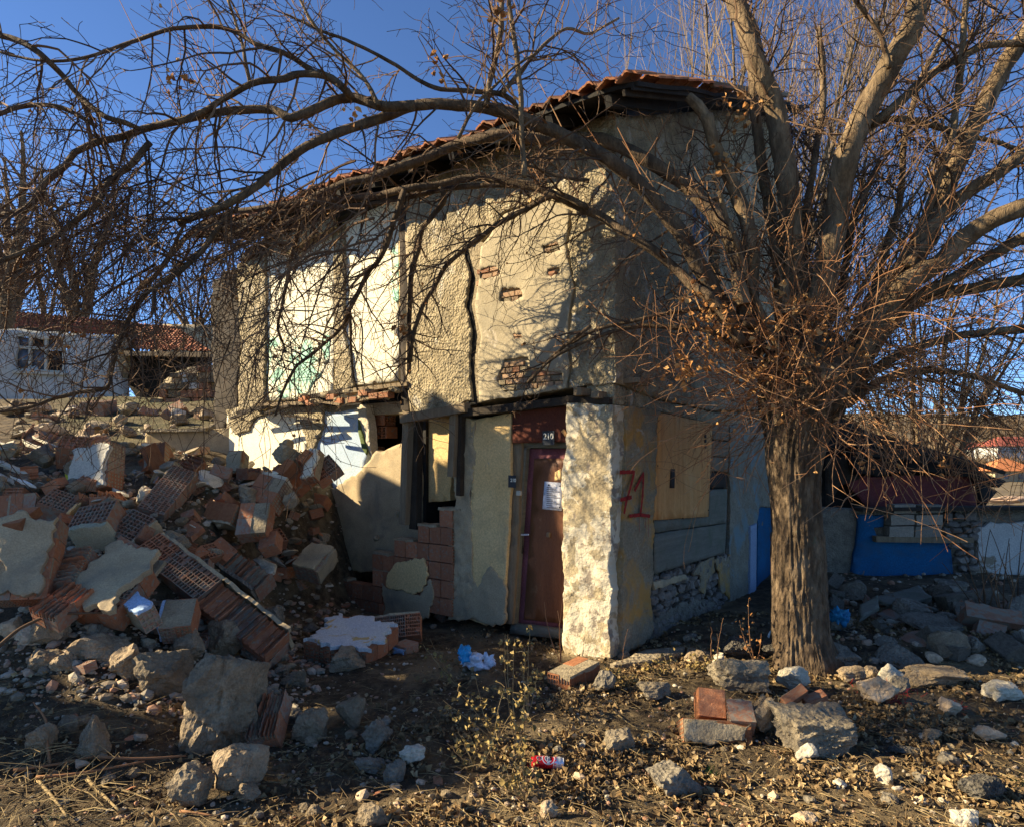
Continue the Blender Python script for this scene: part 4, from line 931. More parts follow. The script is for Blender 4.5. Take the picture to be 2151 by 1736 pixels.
chunk('wall_fragment', 'single dusty hollow brick end over a pale green plaster face', (138, 1108, 6.1), (224, 1090, 6.1), (130, 1076, 6.3), .34, na=1, nb=1, hm=m_hollowdk, grid=(9, 5), fill=2, plaster={'b-': M('greenish_plaster', [(.34, .35, .27), (.42, .42, .33)], 3, 8, bump=.4)}, pth=.05)
chunk('wall_fragment', 'rounded hollow brick end facing the viewer between two fallen strips', (224, 1118, 6.2), (280, 1066, 6.4), (266, 1144, 6.1), .22, na=1, nb=1, hm=m_hollowdk, grid=(8, 6), fill=1, plaster={'b+': m_greyplaster})
chunk('wall_fragment', 'reddish double brick with grooved side below the rounded brick end', (220, 1156, 5.8), (253, 1122, 6.0), (246, 1208, 5.7), .26, na=1, nb=2, axis='A', hm=m_hollow, grid=(5, 4))
chunk('wall_fragment', 'longest fallen wall strip, hollow bricks and bare plaster side, lower end on the ground', (277, 1154, 5.95), (556, 1372, 5.55), (322, 1108, 6.15), .36, na=6, nb=1, nt=2, broken=3, grid=(8, 5), fill=1, plaster={'b+': m_greyplaster}, pth=.03, pjag=.02)
chunk('wall_fragment', 'second long fallen wall strip above the longest one, orange at its end', (337, 1098, 6.9), (534, 1232, 6.5), (362, 1062, 7.05), .30, na=5, nb=1, nt=1, broken=2, hm=m_hollow, grid=(8, 5), fill=3, plaster={'b-': m_slate}, pth=.03)
chunk('wall_fragment', 'upright grey rendered wall stump with broken bricks on top at left edge', (-20, 1262, 5.1), (97, 1256, 5.2), (-16, 1092, 5.35), .22, axis='B', na=3, nb=4, hm=m_hollow, grid=(4, 5), plaster={'n': m_greyplaster}, pjag=.035, pth=.04)
chunk('wall_fragment', 'grey rendered trapezoid wall piece with ragged brick edge at its upper left', (118, 1272, 5.25), (236, 1292, 5.15), (168, 1146, 5.75), .2, axis='N', na=3, nb=4, hm=m_hollow, grid=(4, 4), plaster={'n': m_greyplaster}, pjag=.05, pth=.05)
chunk('wall_fragment', 'ragged orange brick piece left of the grey trapezoid', (56, 1268, 5.0), (112, 1290, 4.95), (104, 1200, 5.3), .2, na=2, nb=2, broken=2, hm=m_hollow)
chunk('wall_fragment', 'ragged brick strip climbing along the grey trapezoid', (86, 1220, 5.3), (130, 1146, 5.6), (118, 1236, 5.2), .2, na=3, nb=1, broken=3, hm=m_hollow)
chunk('wall_fragment', 'light blue painted plaster on a brick lying flat, left foreground', (287, 1292, 5.15), (325, 1268, 5.25), (247, 1250, 5.4), .2, axis='B', na=1, nb=2, hm=m_hollow, grid=(4, 4), plaster={'n': M('sky_blue_paint', [(.33, .48, .66), (.40, .54, .72)], 3, 8, bump=.3)}, pjag=.02)
chunk('wall_fragment', 'brick with a narrow blue painted end, right of the light blue slab', (330, 1318, 5.3), (400, 1312, 5.35), (322, 1262, 5.5), .2, axis='B', na=2, nb=1, hm=m_hollowdk, plaster={'a-': M('sky_blue_paint', [], 1)})
chunk('wall_fragment', 'grooved double brick with pale plaster under it, upper right of the heap', (424, 1086, 7.0), (484, 1096, 6.9), (428, 1050, 7.1), .22, axis='A', na=2, nb=1, hm=m_ribbed, plaster={'b-': m_greyplaster})
chunk('wall_fragment', 'broken red bricks on edge beside a mortar stump', (492, 1122, 6.8), (556, 1118, 6.8), (498, 1056, 7.0), .2, axis='A', na=2, nb=2, broken=1, hm=m_hollow)
chunk('wall_fragment', 'dark red brick piece with cream plaster top near the wall foot', (512, 1046, 7.3), (566, 1060, 7.2), (506, 996, 7.5), .25, axis='A', na=2, nb=2, hm=m_hollow, plaster={'b+': m_paleroc}, pth=.04)
chunk('wall_fragment', 'V shaped pair of orange bricks standing on edge in front of the low wall', (300, 985, 8.0), (345, 968, 8.0), (286, 952, 8.2), .10, axis='A', na=2, nb=1, hm=m_ribbed)
chunk('wall_fragment', 'thin split orange brick leaning left of the V shaped pair', (322, 1003, 7.8), (328, 999, 7.7), (288, 958, 7.9), .16, na=1, nb=1, sb=True, hm=m_ribbed)
chunk('wall_fragment', 'L shaped brick with cream plaster face in front of the white wall', (472, 994, 8.0), (505, 993, 8.0), (470, 946, 8.1), .22, axis='A', na=1, nb=2, hm=m_ribbed, plaster={'n': m_plaster})
chunk('wall_fragment', 'sunlit orange hollow brick end before the white wall', (578, 988, 7.8), (592, 996, 7.75), (598, 958, 7.9), .2, na=1, nb=1, hm=m_ribbed, grid=(4, 8), fill=0)
chunk('wall_fragment', 'small sunlit hollow brick end beside the mossy mortar', (620, 962, 8.0), (634, 970, 7.95), (634, 938, 8.1), .2, na=1, nb=1, hm=m_ribbed, grid=(4, 6), fill=0)
chunk('wall_fragment', 'cream plastered panel leaning in sun before the pale blue wall', (630, 1008, 7.9), (660, 1000, 7.85), (668, 948, 8.1), .12, axis='B', na=1, nb=2, hm=m_hollow, plaster={'n': m_white}, pjag=.04, pth=.03)
chunk('wall_fragment', 'tilted hollow brick panel in shadow under the blue wall', (668, 1012, 8.0), (716, 980, 8.1), (650, 980, 8.2), .14, na=2, nb=1, hm=m_hollowdk, grid=(6, 5))
chunk('wall_fragment', 'plastered brick post stump with open brick top before the grey wall', (612, 1186, 7.5), (662, 1200, 7.4), (636, 1134, 7.8), .22, axis='B', na=1, nb=2, hm=m_hollowdk, grid=(8, 5), fill=1, plaster={'n': m_greyplaster, 'a+': m_greyplaster})
chunk('wall_fragment', 'long row of hollow brick ends lying at the foot of the stepped wall', (752, 1346, 6.85), (884, 1330, 6.9), (746, 1300, 7.0), .2, na=4, nb=1, hm=m_hollowdk, grid=(7, 6), fill=3, plaster={'b+': m_greyplaster})
chunk('wall_fragment', 'big whitewashed slab with orange brick side on the yard before the steps', (636, 1346, 6.2), (770, 1372, 6.0), (652, 1288, 6.8), .18, axis='B', na=3, nb=3, hm=m_hollow, plaster={'n': M('chalky_whitewash', [(.50, .52, .54), (.60, .61, .61)], 3, 9, bump=.5, patch=(.50, .36, .16), pscale=5, pth=(.60, .64))}, pjag=.06, pth=.03)
chunk('wall_fragment', 'broken orange bricks with mortar underside in front of the pillar foot', (1148, 1408, 5.55), (1196, 1420, 5.4), (1196, 1372, 5.95), .17, axis='B', na=2, nb=2, broken=1, hm=m_ribbed, grid=(4, 4))
chunk('wall_fragment', 'upper ribbed orange brick standing on the small stack right of centre', (1468, 1504, 4.62), (1530, 1508, 4.60), (1470, 1442, 4.72), .2, axis='A', na=1, nb=1, sb=True, hm=m_ribbed)
chunk('wall_fragment', 'lower brick pair with mortar face carrying the orange brick', (1436, 1556, 4.45), (1584, 1566, 4.42), (1438, 1506, 4.52), .24, axis='A', na=2, nb=1, hm=m_ribbed, plaster={'n': m_mortar}, pjag=.02, pth=.02)
chunk('wall_fragment', 'small mortared brick piece at the right end of the stack', (1534, 1512, 4.5), (1590, 1516, 4.48), (1536, 1470, 4.65), .14, axis='A', na=1, nb=1, hm=m_hollow, plaster={'b+': m_mortar})
chunk('brick', 'red solid brick with mortar bed, left of the pair below the pale stone', (1652, 1482, 4.95), (1700, 1450, 5.0), (1648, 1462, 5.0), .10, na=1, nb=1, sb=True, hm=m_brick, cat='brick', plaster={'b+': m_mortar}, pth=.01)
chunk('brick', 'red solid brick half under the other, right one of the pair', (1696, 1480, 4.98), (1740, 1460, 5.0), (1692, 1462, 5.05), .10, na=1, nb=1, sb=True, hm=m_brick, cat='brick')
chunk('wall_fragment', 'twisted broken red brick beside the big cracked boulder', (508, 1540, 4.3), (572, 1530, 4.3), (516, 1452, 4.6), .2, na=2, nb=2, broken=2, hm=m_hollowdk)
chunk('wall_fragment', 'fallen brick with bright holes at the far left edge of the heap', (-8, 1062, 7.0), (34, 1062, 7.0), (-6, 1024, 7.1), .2, na=2, nb=1, hm=m_hollow, grid=(5, 6))
chunk('wall_fragment', 'dark brick row under a ledge at the far left edge', (-10, 1086, 6.4), (72, 1078, 6.5), (-8, 1040, 6.5), .2, axis='A', na=3, nb=1, hm=m_hollow)
chunk('wall_fragment', 'ribbed orange brick on top of the rendered stump at left edge', (0, 1100, 5.3), (40, 1096, 5.3), (-6, 1074, 5.5), .08, na=1, nb=1, sb=True, hm=m_ribbed)
chunk('brick', 'lone orange brick half buried beside the dark gully', (540, 1152, 6.8), (578, 1140, 6.8), (536, 1124, 6.95), .16, na=1, nb=1, sb=True, hm=m_hollow, cat='brick')
chunk('brick', 'orange brick lying against the second long strip', (372, 1112, 6.6), (402, 1088, 6.7), (384, 1138, 6.5), .07, na=1, nb=1, sb=True, hm=m_hollow, cat='brick')
chunk('wall_fragment', 'small brick with pale green paint near the white wall', (564, 1002, 7.8), (580, 1006, 7.75), (562, 986, 7.85), .15, axis='A', na=1, nb=1, hm=m_hollow, plaster={'n': m_teal}, pth=.01)
chunk('brick', 'brick with blue painted end under the hollow brick row', (822, 1372, 6.6), (852, 1380, 6.5), (820, 1352, 6.6), .2, na=1, nb=1, sb=True, hm=m_hollow, cat='brick', plaster={'n': M('sky_blue_paint', [], 1)}, pth=.01)

# plaster flakes and slabs
def flake(label, pts, d0, d1, mat, th=.03, cat='plaster slab', name='plaster_slab', jag=.02):
    """pts: outline in the picture; the slab lies tilted, its top edge d1 away and its lower edge d0 away"""
    v0 = max(p[1] for p in pts); v1 = min(p[1] for p in pts); uc = sum(p[0] for p in pts) / len(pts)
    O = P(uc, v0, d0); T_ = P(uc, v1, d1); ey = (T_ - O).normalized(); ex = Vector((1, 0, 0)); n = ex.cross(ey).normalized()
    if n.dot(Vector((0, 0, EYE)) - O) < 0: n = -n
    o = plate(name, Fr(O, ex, ey, n), pts, mat, None, 0, th, .06, jag, base=O, disp=lambda s, z: .01 * nz(s, z, uc, 4, 3))
    return tag(o, label, cat)
m_slabw = M('whitewashed_slab', [(.50, .48, .42), (.60, .57, .50)], 3, 9, bump=.4, bscale=40, bdist=.006, patch=(.40, .36, .28), pscale=3, pth=(.58, .66))
flake('large pale plaster slab overlapping another at the far left', [(-4, 958), (30, 962), (46, 1000), (30, 1012), (-4, 1006)], 7.6, 8.3, m_slabw)
flake('pale arrow shaped plaster slab behind the yellow plastic', [(18, 946), (50, 948), (80, 980), (64, 996), (52, 990), (44, 982)], 7.7, 8.5, m_slabw)
flake('pale slab lying among dark debris behind the tilted white panel', [(72, 934), (96, 920), (104, 938), (78, 942)], 9.5, 10, m_slabw)
flake('narrow sunlit slab behind the tilted white panel', [(126, 916), (146, 938), (146, 944), (124, 932)], 9, 9.6, m_slabw)
flake('cream plaster scrap at the left edge on the heap crest', [(-4, 922), (20, 924), (16, 940), (-4, 940)], 9, 9.6, m_slabw)
flake('flat plaster scrap beside the cream one on the heap crest', [(20, 922), (38, 920), (36, 938), (16, 938)], 9.2, 9.7, m_slabw)
flake('bluish tile scrap before the dark brick row', [(48, 1000), (72, 1010), (74, 1018), (58, 1010)], 7.0, 7.2, m_whitepl)
flake('cream split plaster board beside the pinkish stone', [(228, 1036), (258, 1062), (246, 1068), (226, 1044)], 6.9, 7.3, m_slabw)
flake('small cream flake right of the pinkish stone', [(250, 1026), (262, 1022), (270, 1036), (252, 1036)], 7.1, 7.3, m_slabw)
flake('flat grey plank shaped slab before the pillar foot', [(1278, 1386), (1340, 1362), (1424, 1362), (1424, 1372), (1360, 1386), (1290, 1392)], 6.0, 6.35, m_concrete, .05)
flake('flat smooth stone slab among the dry weeds', [(952, 1478), (1060, 1486), (1080, 1500), (1054, 1514), (990, 1500)], 4.8, 5.3, m_plaster, .05, 'stone slab', 'stone_slab')
flake('long dark fallen board left of the doorway rubble', [(520, 1096), (560, 1160), (600, 1180), (552, 1110)], 6.9, 7.3, m_slate, .05)
flake('pale cement plate leaning at the foot of the grey wall', [(540, 1180), (560, 1166), (588, 1180), (580, 1200), (560, 1210)], 6.9, 7.1, m_paleroc, .04, jag=.03)
flake('long pale blue painted board leaning in the shade at right edge', [(2078, 1336), (2092, 1332), (2160, 1390), (2160, 1404), (2096, 1352)], 6.3, 7.2, m_bluegrey, .04, 'board', 'board', .01)
flake('white cornered slab in the shaded rubble right of the trunk', [(1966, 1290), (1990, 1280), (2004, 1296), (1984, 1306)], 7.2, 7.6, m_bluegrey, .03)
flake('white sheet crumpled on rubble right of the trunk', [(1840, 1292), (1880, 1274), (1926, 1286), (1950, 1306), (1880, 1302)], 7.2, 7.7, m_slabw, .03)
flake('green grey square tile tilted right of the trunk', [(1776, 1264), (1796, 1246), (1828, 1280), (1808, 1300)], 7.1, 7.6, m_greyboard, .04)
flake('broad dark slab rising in the shaded rubble', [(1850, 1360), (1900, 1318), (1930, 1304), (2000, 1310), (2024, 1340), (1980, 1372)], 6.6, 7.4, m_slate, .08, jag=.04)
flake('steep dark concrete slab by the white flaking wall', [(2040, 1360), (2056, 1250), (2076, 1224), (2120, 1250), (2140, 1350)], 6.8, 7.4, m_slate, .08, jag=.04)
flake('grey roof sheet sloping down to the dark doorway', [(1776, 1244), (1840, 1226), (1930, 1262), (1900, 1276), (1830, 1262)], 7.6, 8.6, m_greyboard, .03)
flake('dark bent sheet across the shaded rubble', [(1880, 1250), (1960, 1290), (2000, 1280), (1930, 1240)], 8.0, 8.8, m_slate, .03)
# ================================================================ stones and boulders, each its own
R4 = [
 ((338, 524, 1385, 1612), m_rock, 'largest boulder, cracked grey block in the left foreground', 5, .5, 8),
 ((258, 386, 1374, 1480), m_rock, 'round pitted boulder left of the largest cracked one', 4, 0, 0),
 ((216, 292, 1360, 1444), m_rock, 'upright grey stone left of the round pitted boulder', 4, 0, -12),
 ((336, 420, 1328, 1406), m_rock, 'sunlit angular stone above the round pitted boulder', 4, 0, 8),
 ((418, 508, 1306, 1402), m_rock, 'dark pointed stone above the largest boulder', 4, 0, -6),
 ((500, 552, 1338, 1402), m_slate, 'dark blunt stone right of the pointed one', 3, 1, 0),
 ((428, 540, 1582, 1686), m_tanrock2 if False else m_rock, 'right half of the split stone in the left foreground', 4, 0, -30),
 ((344, 430, 1618, 1716), m_rock, 'left half of the split stone in the left foreground', 4, 0, -20),
 ((484, 542, 1648, 1692), m_rock, 'small grey stone tucked right of the split stone', 3, 0, 0),
 ((144, 210, 1513, 1608), m_rock, 'tall pointed sunlit stone among sticks, lower left', 4, 0, 0),
 ((112, 158, 1508, 1550), m_rock, 'small stone behind the tall pointed one', 3, 0, 0),
 ((40, 96, 1528, 1600), m_rock, 'squat stone among straw at lower left edge', 3, 0, 0),
 ((132, 242, 1338, 1400), m_rock, 'low flat topped stone left of the upright grey one', 4, 1, 6),
 ((32, 112, 1368, 1424), m_rock, 'rounded stone under the dark branch, left edge', 3, 0, 0),
 ((100, 152, 1376, 1422), m_rock, 'smaller rounded stone beside the dark branch', 3, 0, 0),
 ((28, 128, 1288, 1376), m_rock, 'big rough stone at the left edge below the grey stump', 4, 0, 0),
 ((4, 92, 1318, 1366), m_tanrock, 'tan lump leaning on the big rough stone at left edge', 3, 0, -12),
 ((-10, 34, 1302, 1352), m_tanrock, 'tan stone cut by the left edge', 3, 1, -20),
 ((118, 282, 1274, 1328), m_concrete, 'long rounded concrete log below the grey trapezoid', 4, .4, 2),
 ((700, 762, 1468, 1542), m_rock, 'upright stone with bright top in the middle yard', 4, 0, 0),
 ((610, 682, 1498, 1566), m_rock, 'square grey stone left of the upright one in the yard', 4, 1, 0),
 ((582, 638, 1412, 1452), m_rock, 'small rounded stone in the shaded yard', 3, 0, 0),
 ((686, 762, 1368, 1418), m_rock, 'dull stone under the big whitewashed slab', 3, 1, 8),
 ((758, 818, 1516, 1592), m_slate, 'leaning dark wedge right of the upright stone', 3, 1, 40),
 ((836, 892, 1572, 1618), m_paleroc, 'pale rough stone at the edge of the shade', 3, 0, 0),
 ((742, 810, 1592, 1630), m_slate, 'dark round stone lower middle in shade', 3, 0, 0),
 ((800, 848, 1604, 1656), m_slate, 'dark stone just right of the lower middle one', 3, 0, 20),
 ((600, 632, 1494, 1530), m_slate, 'dark stone hiding behind the square grey one', 3, 0, 0),
 ((738, 816, 1700, 1760), m_rock, 'pale stone cut by the bottom edge near centre', 4, 0, -10),
 ((640, 680, 1696, 1726), m_rock, 'small bright topped stone near the bottom edge', 3, 0, 0),
 ((1508, 1628, 1386, 1470), m_concrete, 'flat grey speckled slab lying before the tree', 4, .8, 4),
 ((1640, 1708, 1402, 1462), m_paleroc, 'pale ragged stone above the two red bricks', 4, 0, 0),
 ((1574, 1652, 1468, 1558), m_rock, 'grey boulder tucked behind the brick stack', 4, 0, 14),
 ((1656, 1842, 1506, 1608), m_concrete, 'broad grey concrete boulder lying in the leaves', 5, .6, 12),
 ((1822, 1896, 1428, 1492), m_tanrock, 'smooth tan stone right of the trunk', 4, 0, 24),
 ((1858, 1912, 1400, 1444), m_paleroc, 'white jagged stone behind the smooth tan one', 4, 0, 8),
 ((1772, 1828, 1404, 1442), m_rock, 'flat topped grey stone right of the trunk foot', 3, 1, 0),
 ((1820, 1852, 1402, 1426), m_rock, 'little stone between the flat topped and the white one', 3, 0, 0),
 ((1736, 1810, 1360, 1412), m_slate, 'dark block close against the trunk foot', 3, 1, 0),
 ((1520, 1600, 1340, 1394), m_asphalt, 'dark lava like lump left of the trunk', 4, 0, 20),
 ((1604, 1694, 1346, 1400), m_asphalt, 'dark crumbling lump at the trunk foot', 4, 0, 10),
 ((1440, 1502, 1366, 1394), m_rock, 'low grey lump behind the pale leaves', 3, 0, 0),
 ((1500, 1530, 1376, 1412), m_paleroc, 'small upright pale chip behind the asphalt slab', 3, 0, 0),
 ((1342, 1418, 1440, 1478), m_concrete, 'flat concrete lump between pillar and stack', 3, 0, 0),
 ((1368, 1488, 1620, 1690), m_slate, 'rough dark slate lying in the lower right leaves', 4, .7, -20),
 ((1268, 1336, 1540, 1592), m_concrete, 'split grey concrete block in the leaf litter', 3, 1, 10),
 ((1134, 1172, 1688, 1728), m_tanrock, 'orange tan cobble near the bottom centre', 3, 0, 0),
 ((1246, 1296, 1412, 1464), m_slate, 'dark pointed stone right of the broken orange bricks', 3, 0, 30),
 ((1676, 1724, 1564, 1612), m_paleroc, 'pale chunk below the broad concrete boulder', 3, 0, 0),
 ((1908, 2044, 1408, 1452), m_rock, 'long low stone ridge at right', 4, .4, 4),
 ((1878, 1920, 1424, 1462), m_slate, 'dark stone under the low ridge', 3, 0, 0),
 ((1986, 2030, 1472, 1508), m_tanrock, 'brownish angular stone with red scraps beside it', 3, 1, 28),
 ((2090, 2160, 1440, 1480), m_paleroc, 'pale slab cut by the right edge', 3, 1, 0),
 ((1946, 1992, 1534, 1566), m_rock, 'grey stone in the leaves right of the concrete boulder', 3, 0, 0),
 ((2060, 2120, 1530, 1568), m_tanrock, 'reddish brown stone near the right edge', 3, 0, 0),
 ((1982, 2026, 1586, 1622), m_slate, 'black and white mottled stone lower right', 3, 0, 0),
 ((1876, 1950, 1572, 1592), m_asphalt, 'low dark strip of tar lower right', 3, 0, 0),
 ((2036, 2130, 1640, 1704), m_asphalt, 'dark mound of tar near the right bottom corner', 4, 0, 0),
 ((2010, 2070, 1706, 1750), m_paleroc, 'bright rough stone at the bottom right', 3, 0, 0),
 ((1846, 1884, 1614, 1656), m_paleroc, 'white chip in leaves below the concrete boulder', 3, 0, 0),
 ((1672, 1732, 1712, 1752), m_tanrock, 'orange tinted stone at the bottom edge, right', 3, 0, 0),
 ((1618, 1640, 1664, 1694), m_tanrock, 'little pale pebble right of the rough slate', 3, 0, 0),
 ((2040, 2078, 1378, 1404), m_tanrock, 'lit root like stone before the steep dark slab', 3, 0, 0),
 ((560, 636, 928, 986), m_mortar, 'mossy mortar lump standing before the white wall', 4, 0, 0),
 ((584, 612, 920, 950), m_mortar, 'upper tip of the mossy mortar heap', 3, 0, 0),
 ((492, 534, 1016, 1062), m_concrete, 'rounded mortar stump above the broken red bricks', 3, 1, 0),
 ((196, 246, 1028, 1078), m_tanrock, 'pinkish stone between white panel and leaning strip', 4, 0, 20),
 ((282, 312, 1018, 1060), m_paleroc, 'cream block beside the tall leaning strip', 3, 1, 0),
 ((590, 624, 1030, 1066), m_rock, 'bluish cobble on the slope of the heap', 3, 0, 0),
 ((546, 592, 1276, 1340), m_slate, 'dark block behind the end of the longest strip', 3, 1, 0),
 ((660, 690, 1120, 1150), m_rock, 'stone beside the plastered brick post', 3, 0, 0),
 ((322, 370, 966, 990), m_concrete, 'rough lump at the top end of the leaning strip', 3, 0, 0),
 ((150, 214, 884, 956), m_tanrock, 'big brown boulder behind the heap, far left', 3, 0, 0),
 ((90, 152, 862, 912), m_tanrock, 'brown boulder near the low house wall', 3, 0, 0),
 ((1740, 1800, 1296, 1330), m_slate, 'dark lump beside the blue plastic sheet', 3, 0, 0),
 ((1950, 1984, 1372, 1396), m_tanrock, 'slim upright stone on the lit ledge at right', 3, 0, 0),
 ((1962, 1996, 1320, 1360), m_slate, 'shaded angular stone below the white cornered slab', 3, 0, 0)]
for k, (b4, mt, lab, sb_, bx, rt) in enumerate(R4):
    d_ = {(560, 636, 928, 986): 8.0, (584, 612, 920, 950): 8.1, (492, 534, 1016, 1062): 7.2, (150, 214, 884, 956): 12.5, (90, 152, 862, 912): 14}.get(b4)
    if d_ is None and b4[3] < 1130: d_ = {1078: 7.0, 1060: 6.9, 1066: 7.3, 990: 7.4}.get(b4[3])
    rock('boulder' if b4[1] - b4[0] > 110 else 'stone', b4, mt, lab, 'boulder' if b4[1] - b4[0] > 110 else 'stone', 'stones lying about the yard', sub=min(5, max(4, sb_) if b4[1] - b4[0] > 50 else sb_), boxy=bx > .3, rot=rt, d=d_, rough=.12, cracks=(((.3, -.1, .95), -.15, .03, .10), ((.95, -.1, .2), .42, .028, .12), ((.9, .1, -.4), -.2, .025, .08)) if k == 0 else (((.8, 0, .6), .1, .02, .05),) if sb_ >= 4 else ())

# ---------------------------------------------------------------- smaller debris scattered over the heap, one by one
LMK = [('the far left edge', 0, 1150), ('the tilted white panel', 180, 985), ('the tall leaning strip', 325, 1030), ('the longest fallen strip', 420, 1250), ('the second long strip', 440, 1140), ('the low cement wall', 400, 950), ('the white wall', 540, 960), ('the stepped brick wall', 700, 1240), ('the largest boulder', 430, 1500), ('the rendered stump', 50, 1180), ('the grey trapezoid', 185, 1210), ('the light blue slab', 285, 1270), ('the plastered post', 640, 1170), ('the big whitewashed slab', 690, 1330), ('the brick stack', 1515, 1510), ('the tree trunk', 1685, 1380), ('the pillar', 1240, 1370), ('the drink can', 1150, 1600), ('the concrete boulder', 1750, 1555), ('the rough slate', 1425, 1655), ('the split stone', 440, 1640), ('the doorway', 1080, 1320), ('the low ridge stone', 1980, 1430), ('the pale blue board', 2110, 1370), ('the bottom right corner', 2140, 1720), ('the upright yard stone', 730, 1500), ('the plastic bag', 985, 1380)]
used = {}
def where(u, v):
    nm, x, y = min(LMK, key=lambda q: (q[1] - u) ** 2 + ((q[2] - v) * 1.3) ** 2); dx, dy = u - x, v - y
    if abs(dx) < 26 and abs(dy) < 22: return 'beside ' + nm
    hz = 'left' if dx < 0 else 'right'; vt = 'above' if dy < 0 else 'below'
    if abs(dx) > 2 * abs(dy): return ('%s of ' % hz) + nm
    if abs(dy) > 2 * abs(dx): return vt + ' ' + nm
    return '%s and %s of ' % (vt, hz) + nm
COLN = {'hollow': (m_hollow, 'orange'), 'dk': (m_hollowdk, 'dusty brown'), 'brick': (m_brick, 'red'), 'rock': (m_rock, 'grey'), 'tan': (m_tanrock, 'tan'), 'pale': (m_paleroc, 'pale'), 'mort': (m_mortar, 'sandy'), 'slab': (m_slabw, 'cream'), 'slate': (m_slate, 'dark grey'), 'conc': (m_concrete, 'light grey')}
SIZES = [(0, 'tiny'), (.07, 'small'), (.12, 'fist sized'), (.17, 'middling'), (.24, 'large')]
SHP = {'shard': ['flat', 'pointed', 'curved', 'thin', 'broad', 'tilted'], 'stone': ['round', 'angular', 'knobbly', 'flat', 'blunt', 'wedge like'], 'half': ['tilted', 'upright', 'sunken', 'chipped', 'leaning', 'overturned']}
def scatter(n, region, kinds, smin, smax, seed, top=0):
    rs = random.Random(seed); made = 0; tries = 0
    while made < n and tries < n * 20:
        tries += 1
        u = rs.uniform(region[0], region[1]); v = rs.uniform(region[2], region[3])
        p = hit(u, v)
        if region[4] and not region[4](u, v, p): continue
        ck, sh = rs.choice(kinds); mt, cn = COLN[ck]; sz = rs.uniform(smin, smax) * rs.choice([.7, 1, 1, 1.3])
        z = gz(p.x, p.y) + top * rs.random()
        if sh == 'half':
            me = rs.choice([ridged(4, mt, rs.randrange(5)), hollow(4, 4, mt, fill=rs.randrange(3)), solidbrick(mt, rs.randrange(4)), ridged(4, mt, rs.randrange(5))])
            Rm = rotm(rs.uniform(-.9, .9), rs.uniform(-.9, .9), rs.uniform(0, 6.28)) @ Matrix.Diagonal((sz, sz * rs.uniform(.7, 1.1), sz * rs.uniform(.4, .8)))
            o = place('brick_piece', me, Matrix.Translation((p.x, p.y, z + sz * .16)) @ Rm.to_4x4()); kindn = 'broken brick'
        elif sh == 'shard':
            V, Fc = rockverts(rs.randrange(9999), 2, (sz, sz * rs.uniform(.6, 1), sz * .16), boxy=1, rough=.12)
            Rm = np.array(rotm(rs.uniform(-.7, .7), rs.uniform(-.7, .7), rs.uniform(0, 6.28))); V = V @ Rm.T + np.array((p.x, p.y, z + sz * .12))
            o = mesh('shard', V, Fc, mt, base=Vector((p.x, p.y, z))); kindn = 'plaster shard' if ck in ('slab', 'pale', 'mort') else 'brick shard' if ck in ('hollow', 'dk', 'brick') else 'stone shard'
        else:
            V, Fc = rockverts(rs.randrange(9999), 2 if sz < .1 else 3, (sz, sz * rs.uniform(.7, 1), sz * rs.uniform(.5, .8)), rough=.08)
            a = rs.uniform(0, 6.28); Rm = np.array(rotm(rs.uniform(-.3, .3), 0, a)); V = V @ Rm.T + np.array((p.x, p.y, z + sz * .18))
            o = mesh('stone', V, Fc, mt, base=Vector((p.x, p.y, z))); kindn = 'stone'
        sn = [b for a, b in SIZES if sz >= a][-1]
        lab = '%s %s %s %s' % (sn, cn, kindn, where(u, v))
        if lab in used:
            for ex in rs.sample(SHP[sh], len(SHP[sh])):
                l2 = '%s %s %s' % (sn, ex, lab[len(sn) + 1:])
                if l2 not in used: lab = l2; break
        g = {'half': 'broken bricks scattered over the heap', 'shard': 'shards scattered over the rubble', 'stone': 'small stones scattered over the yard'}[sh]
        used[lab] = 1; tag(o, lab, 'brick piece' if sh == 'half' else sh, g); made += 1
KB = [('hollow', 'half'), ('dk', 'half'), ('hollow', 'half'), ('brick', 'half'), ('slab', 'shard'), ('hollow', 'shard'), ('rock', 'stone'), ('mort', 'stone'), ('pale', 'shard'), ('conc', 'stone'), ('mort', 'shard')]
scatter(190, (0, 680, 985, 1230, lambda u, v, p: p.z > .15 or v < 1100), KB, .10, .24, 1, .12)
scatter(60, (0, 640, 925, 1040, lambda u, v, p: u < 455 or v > 1000), KB + [('rock', 'stone'), ('slab', 'shard')], .14, .34, 2, .15)
scatter(90, (0, 470, 862, 960, lambda u, v, p: p.y > 8.5), [('tan', 'stone'), ('mort', 'stone'), ('slab', 'shard'), ('rock', 'stone'), ('dk', 'half')], .14, .45, 3)
scatter(44, (0, 640, 1200, 1420, None), [('rock', 'stone'), ('conc', 'stone'), ('hollow', 'shard'), ('mort', 'stone'), ('dk', 'half'), ('slate', 'stone')], .07, .2, 4)
scatter(34, (560, 1000, 1130, 1330, lambda u, v, p: p.y < 8.4), [('rock', 'stone'), ('mort', 'stone'), ('hollow', 'shard'), ('dk', 'half'), ('slate', 'stone')], .07, .17, 5)
scatter(46, (0, 1000, 1400, 1725, None), [('rock', 'stone'), ('slate', 'stone'), ('conc', 'stone'), ('hollow', 'shard'), ('tan', 'stone')], .04, .11, 6)
scatter(46, (1150, 2151, 1400, 1725, None), [('rock', 'stone'), ('pale', 'stone'), ('tan', 'stone'), ('slate', 'stone'), ('pale', 'stone'), ('hollow', 'shard')], .03, .09, 7)
scatter(55, (1740, 2151, 1240, 1400, None), [('slate', 'shard'), ('slate', 'stone'), ('dk', 'shard'), ('slate', 'shard'), ('dk', 'half'), ('slate', 'half'), ('rock', 'stone')], .12, .42, 8)  # darker kinds put the shade on this rubble into its colour
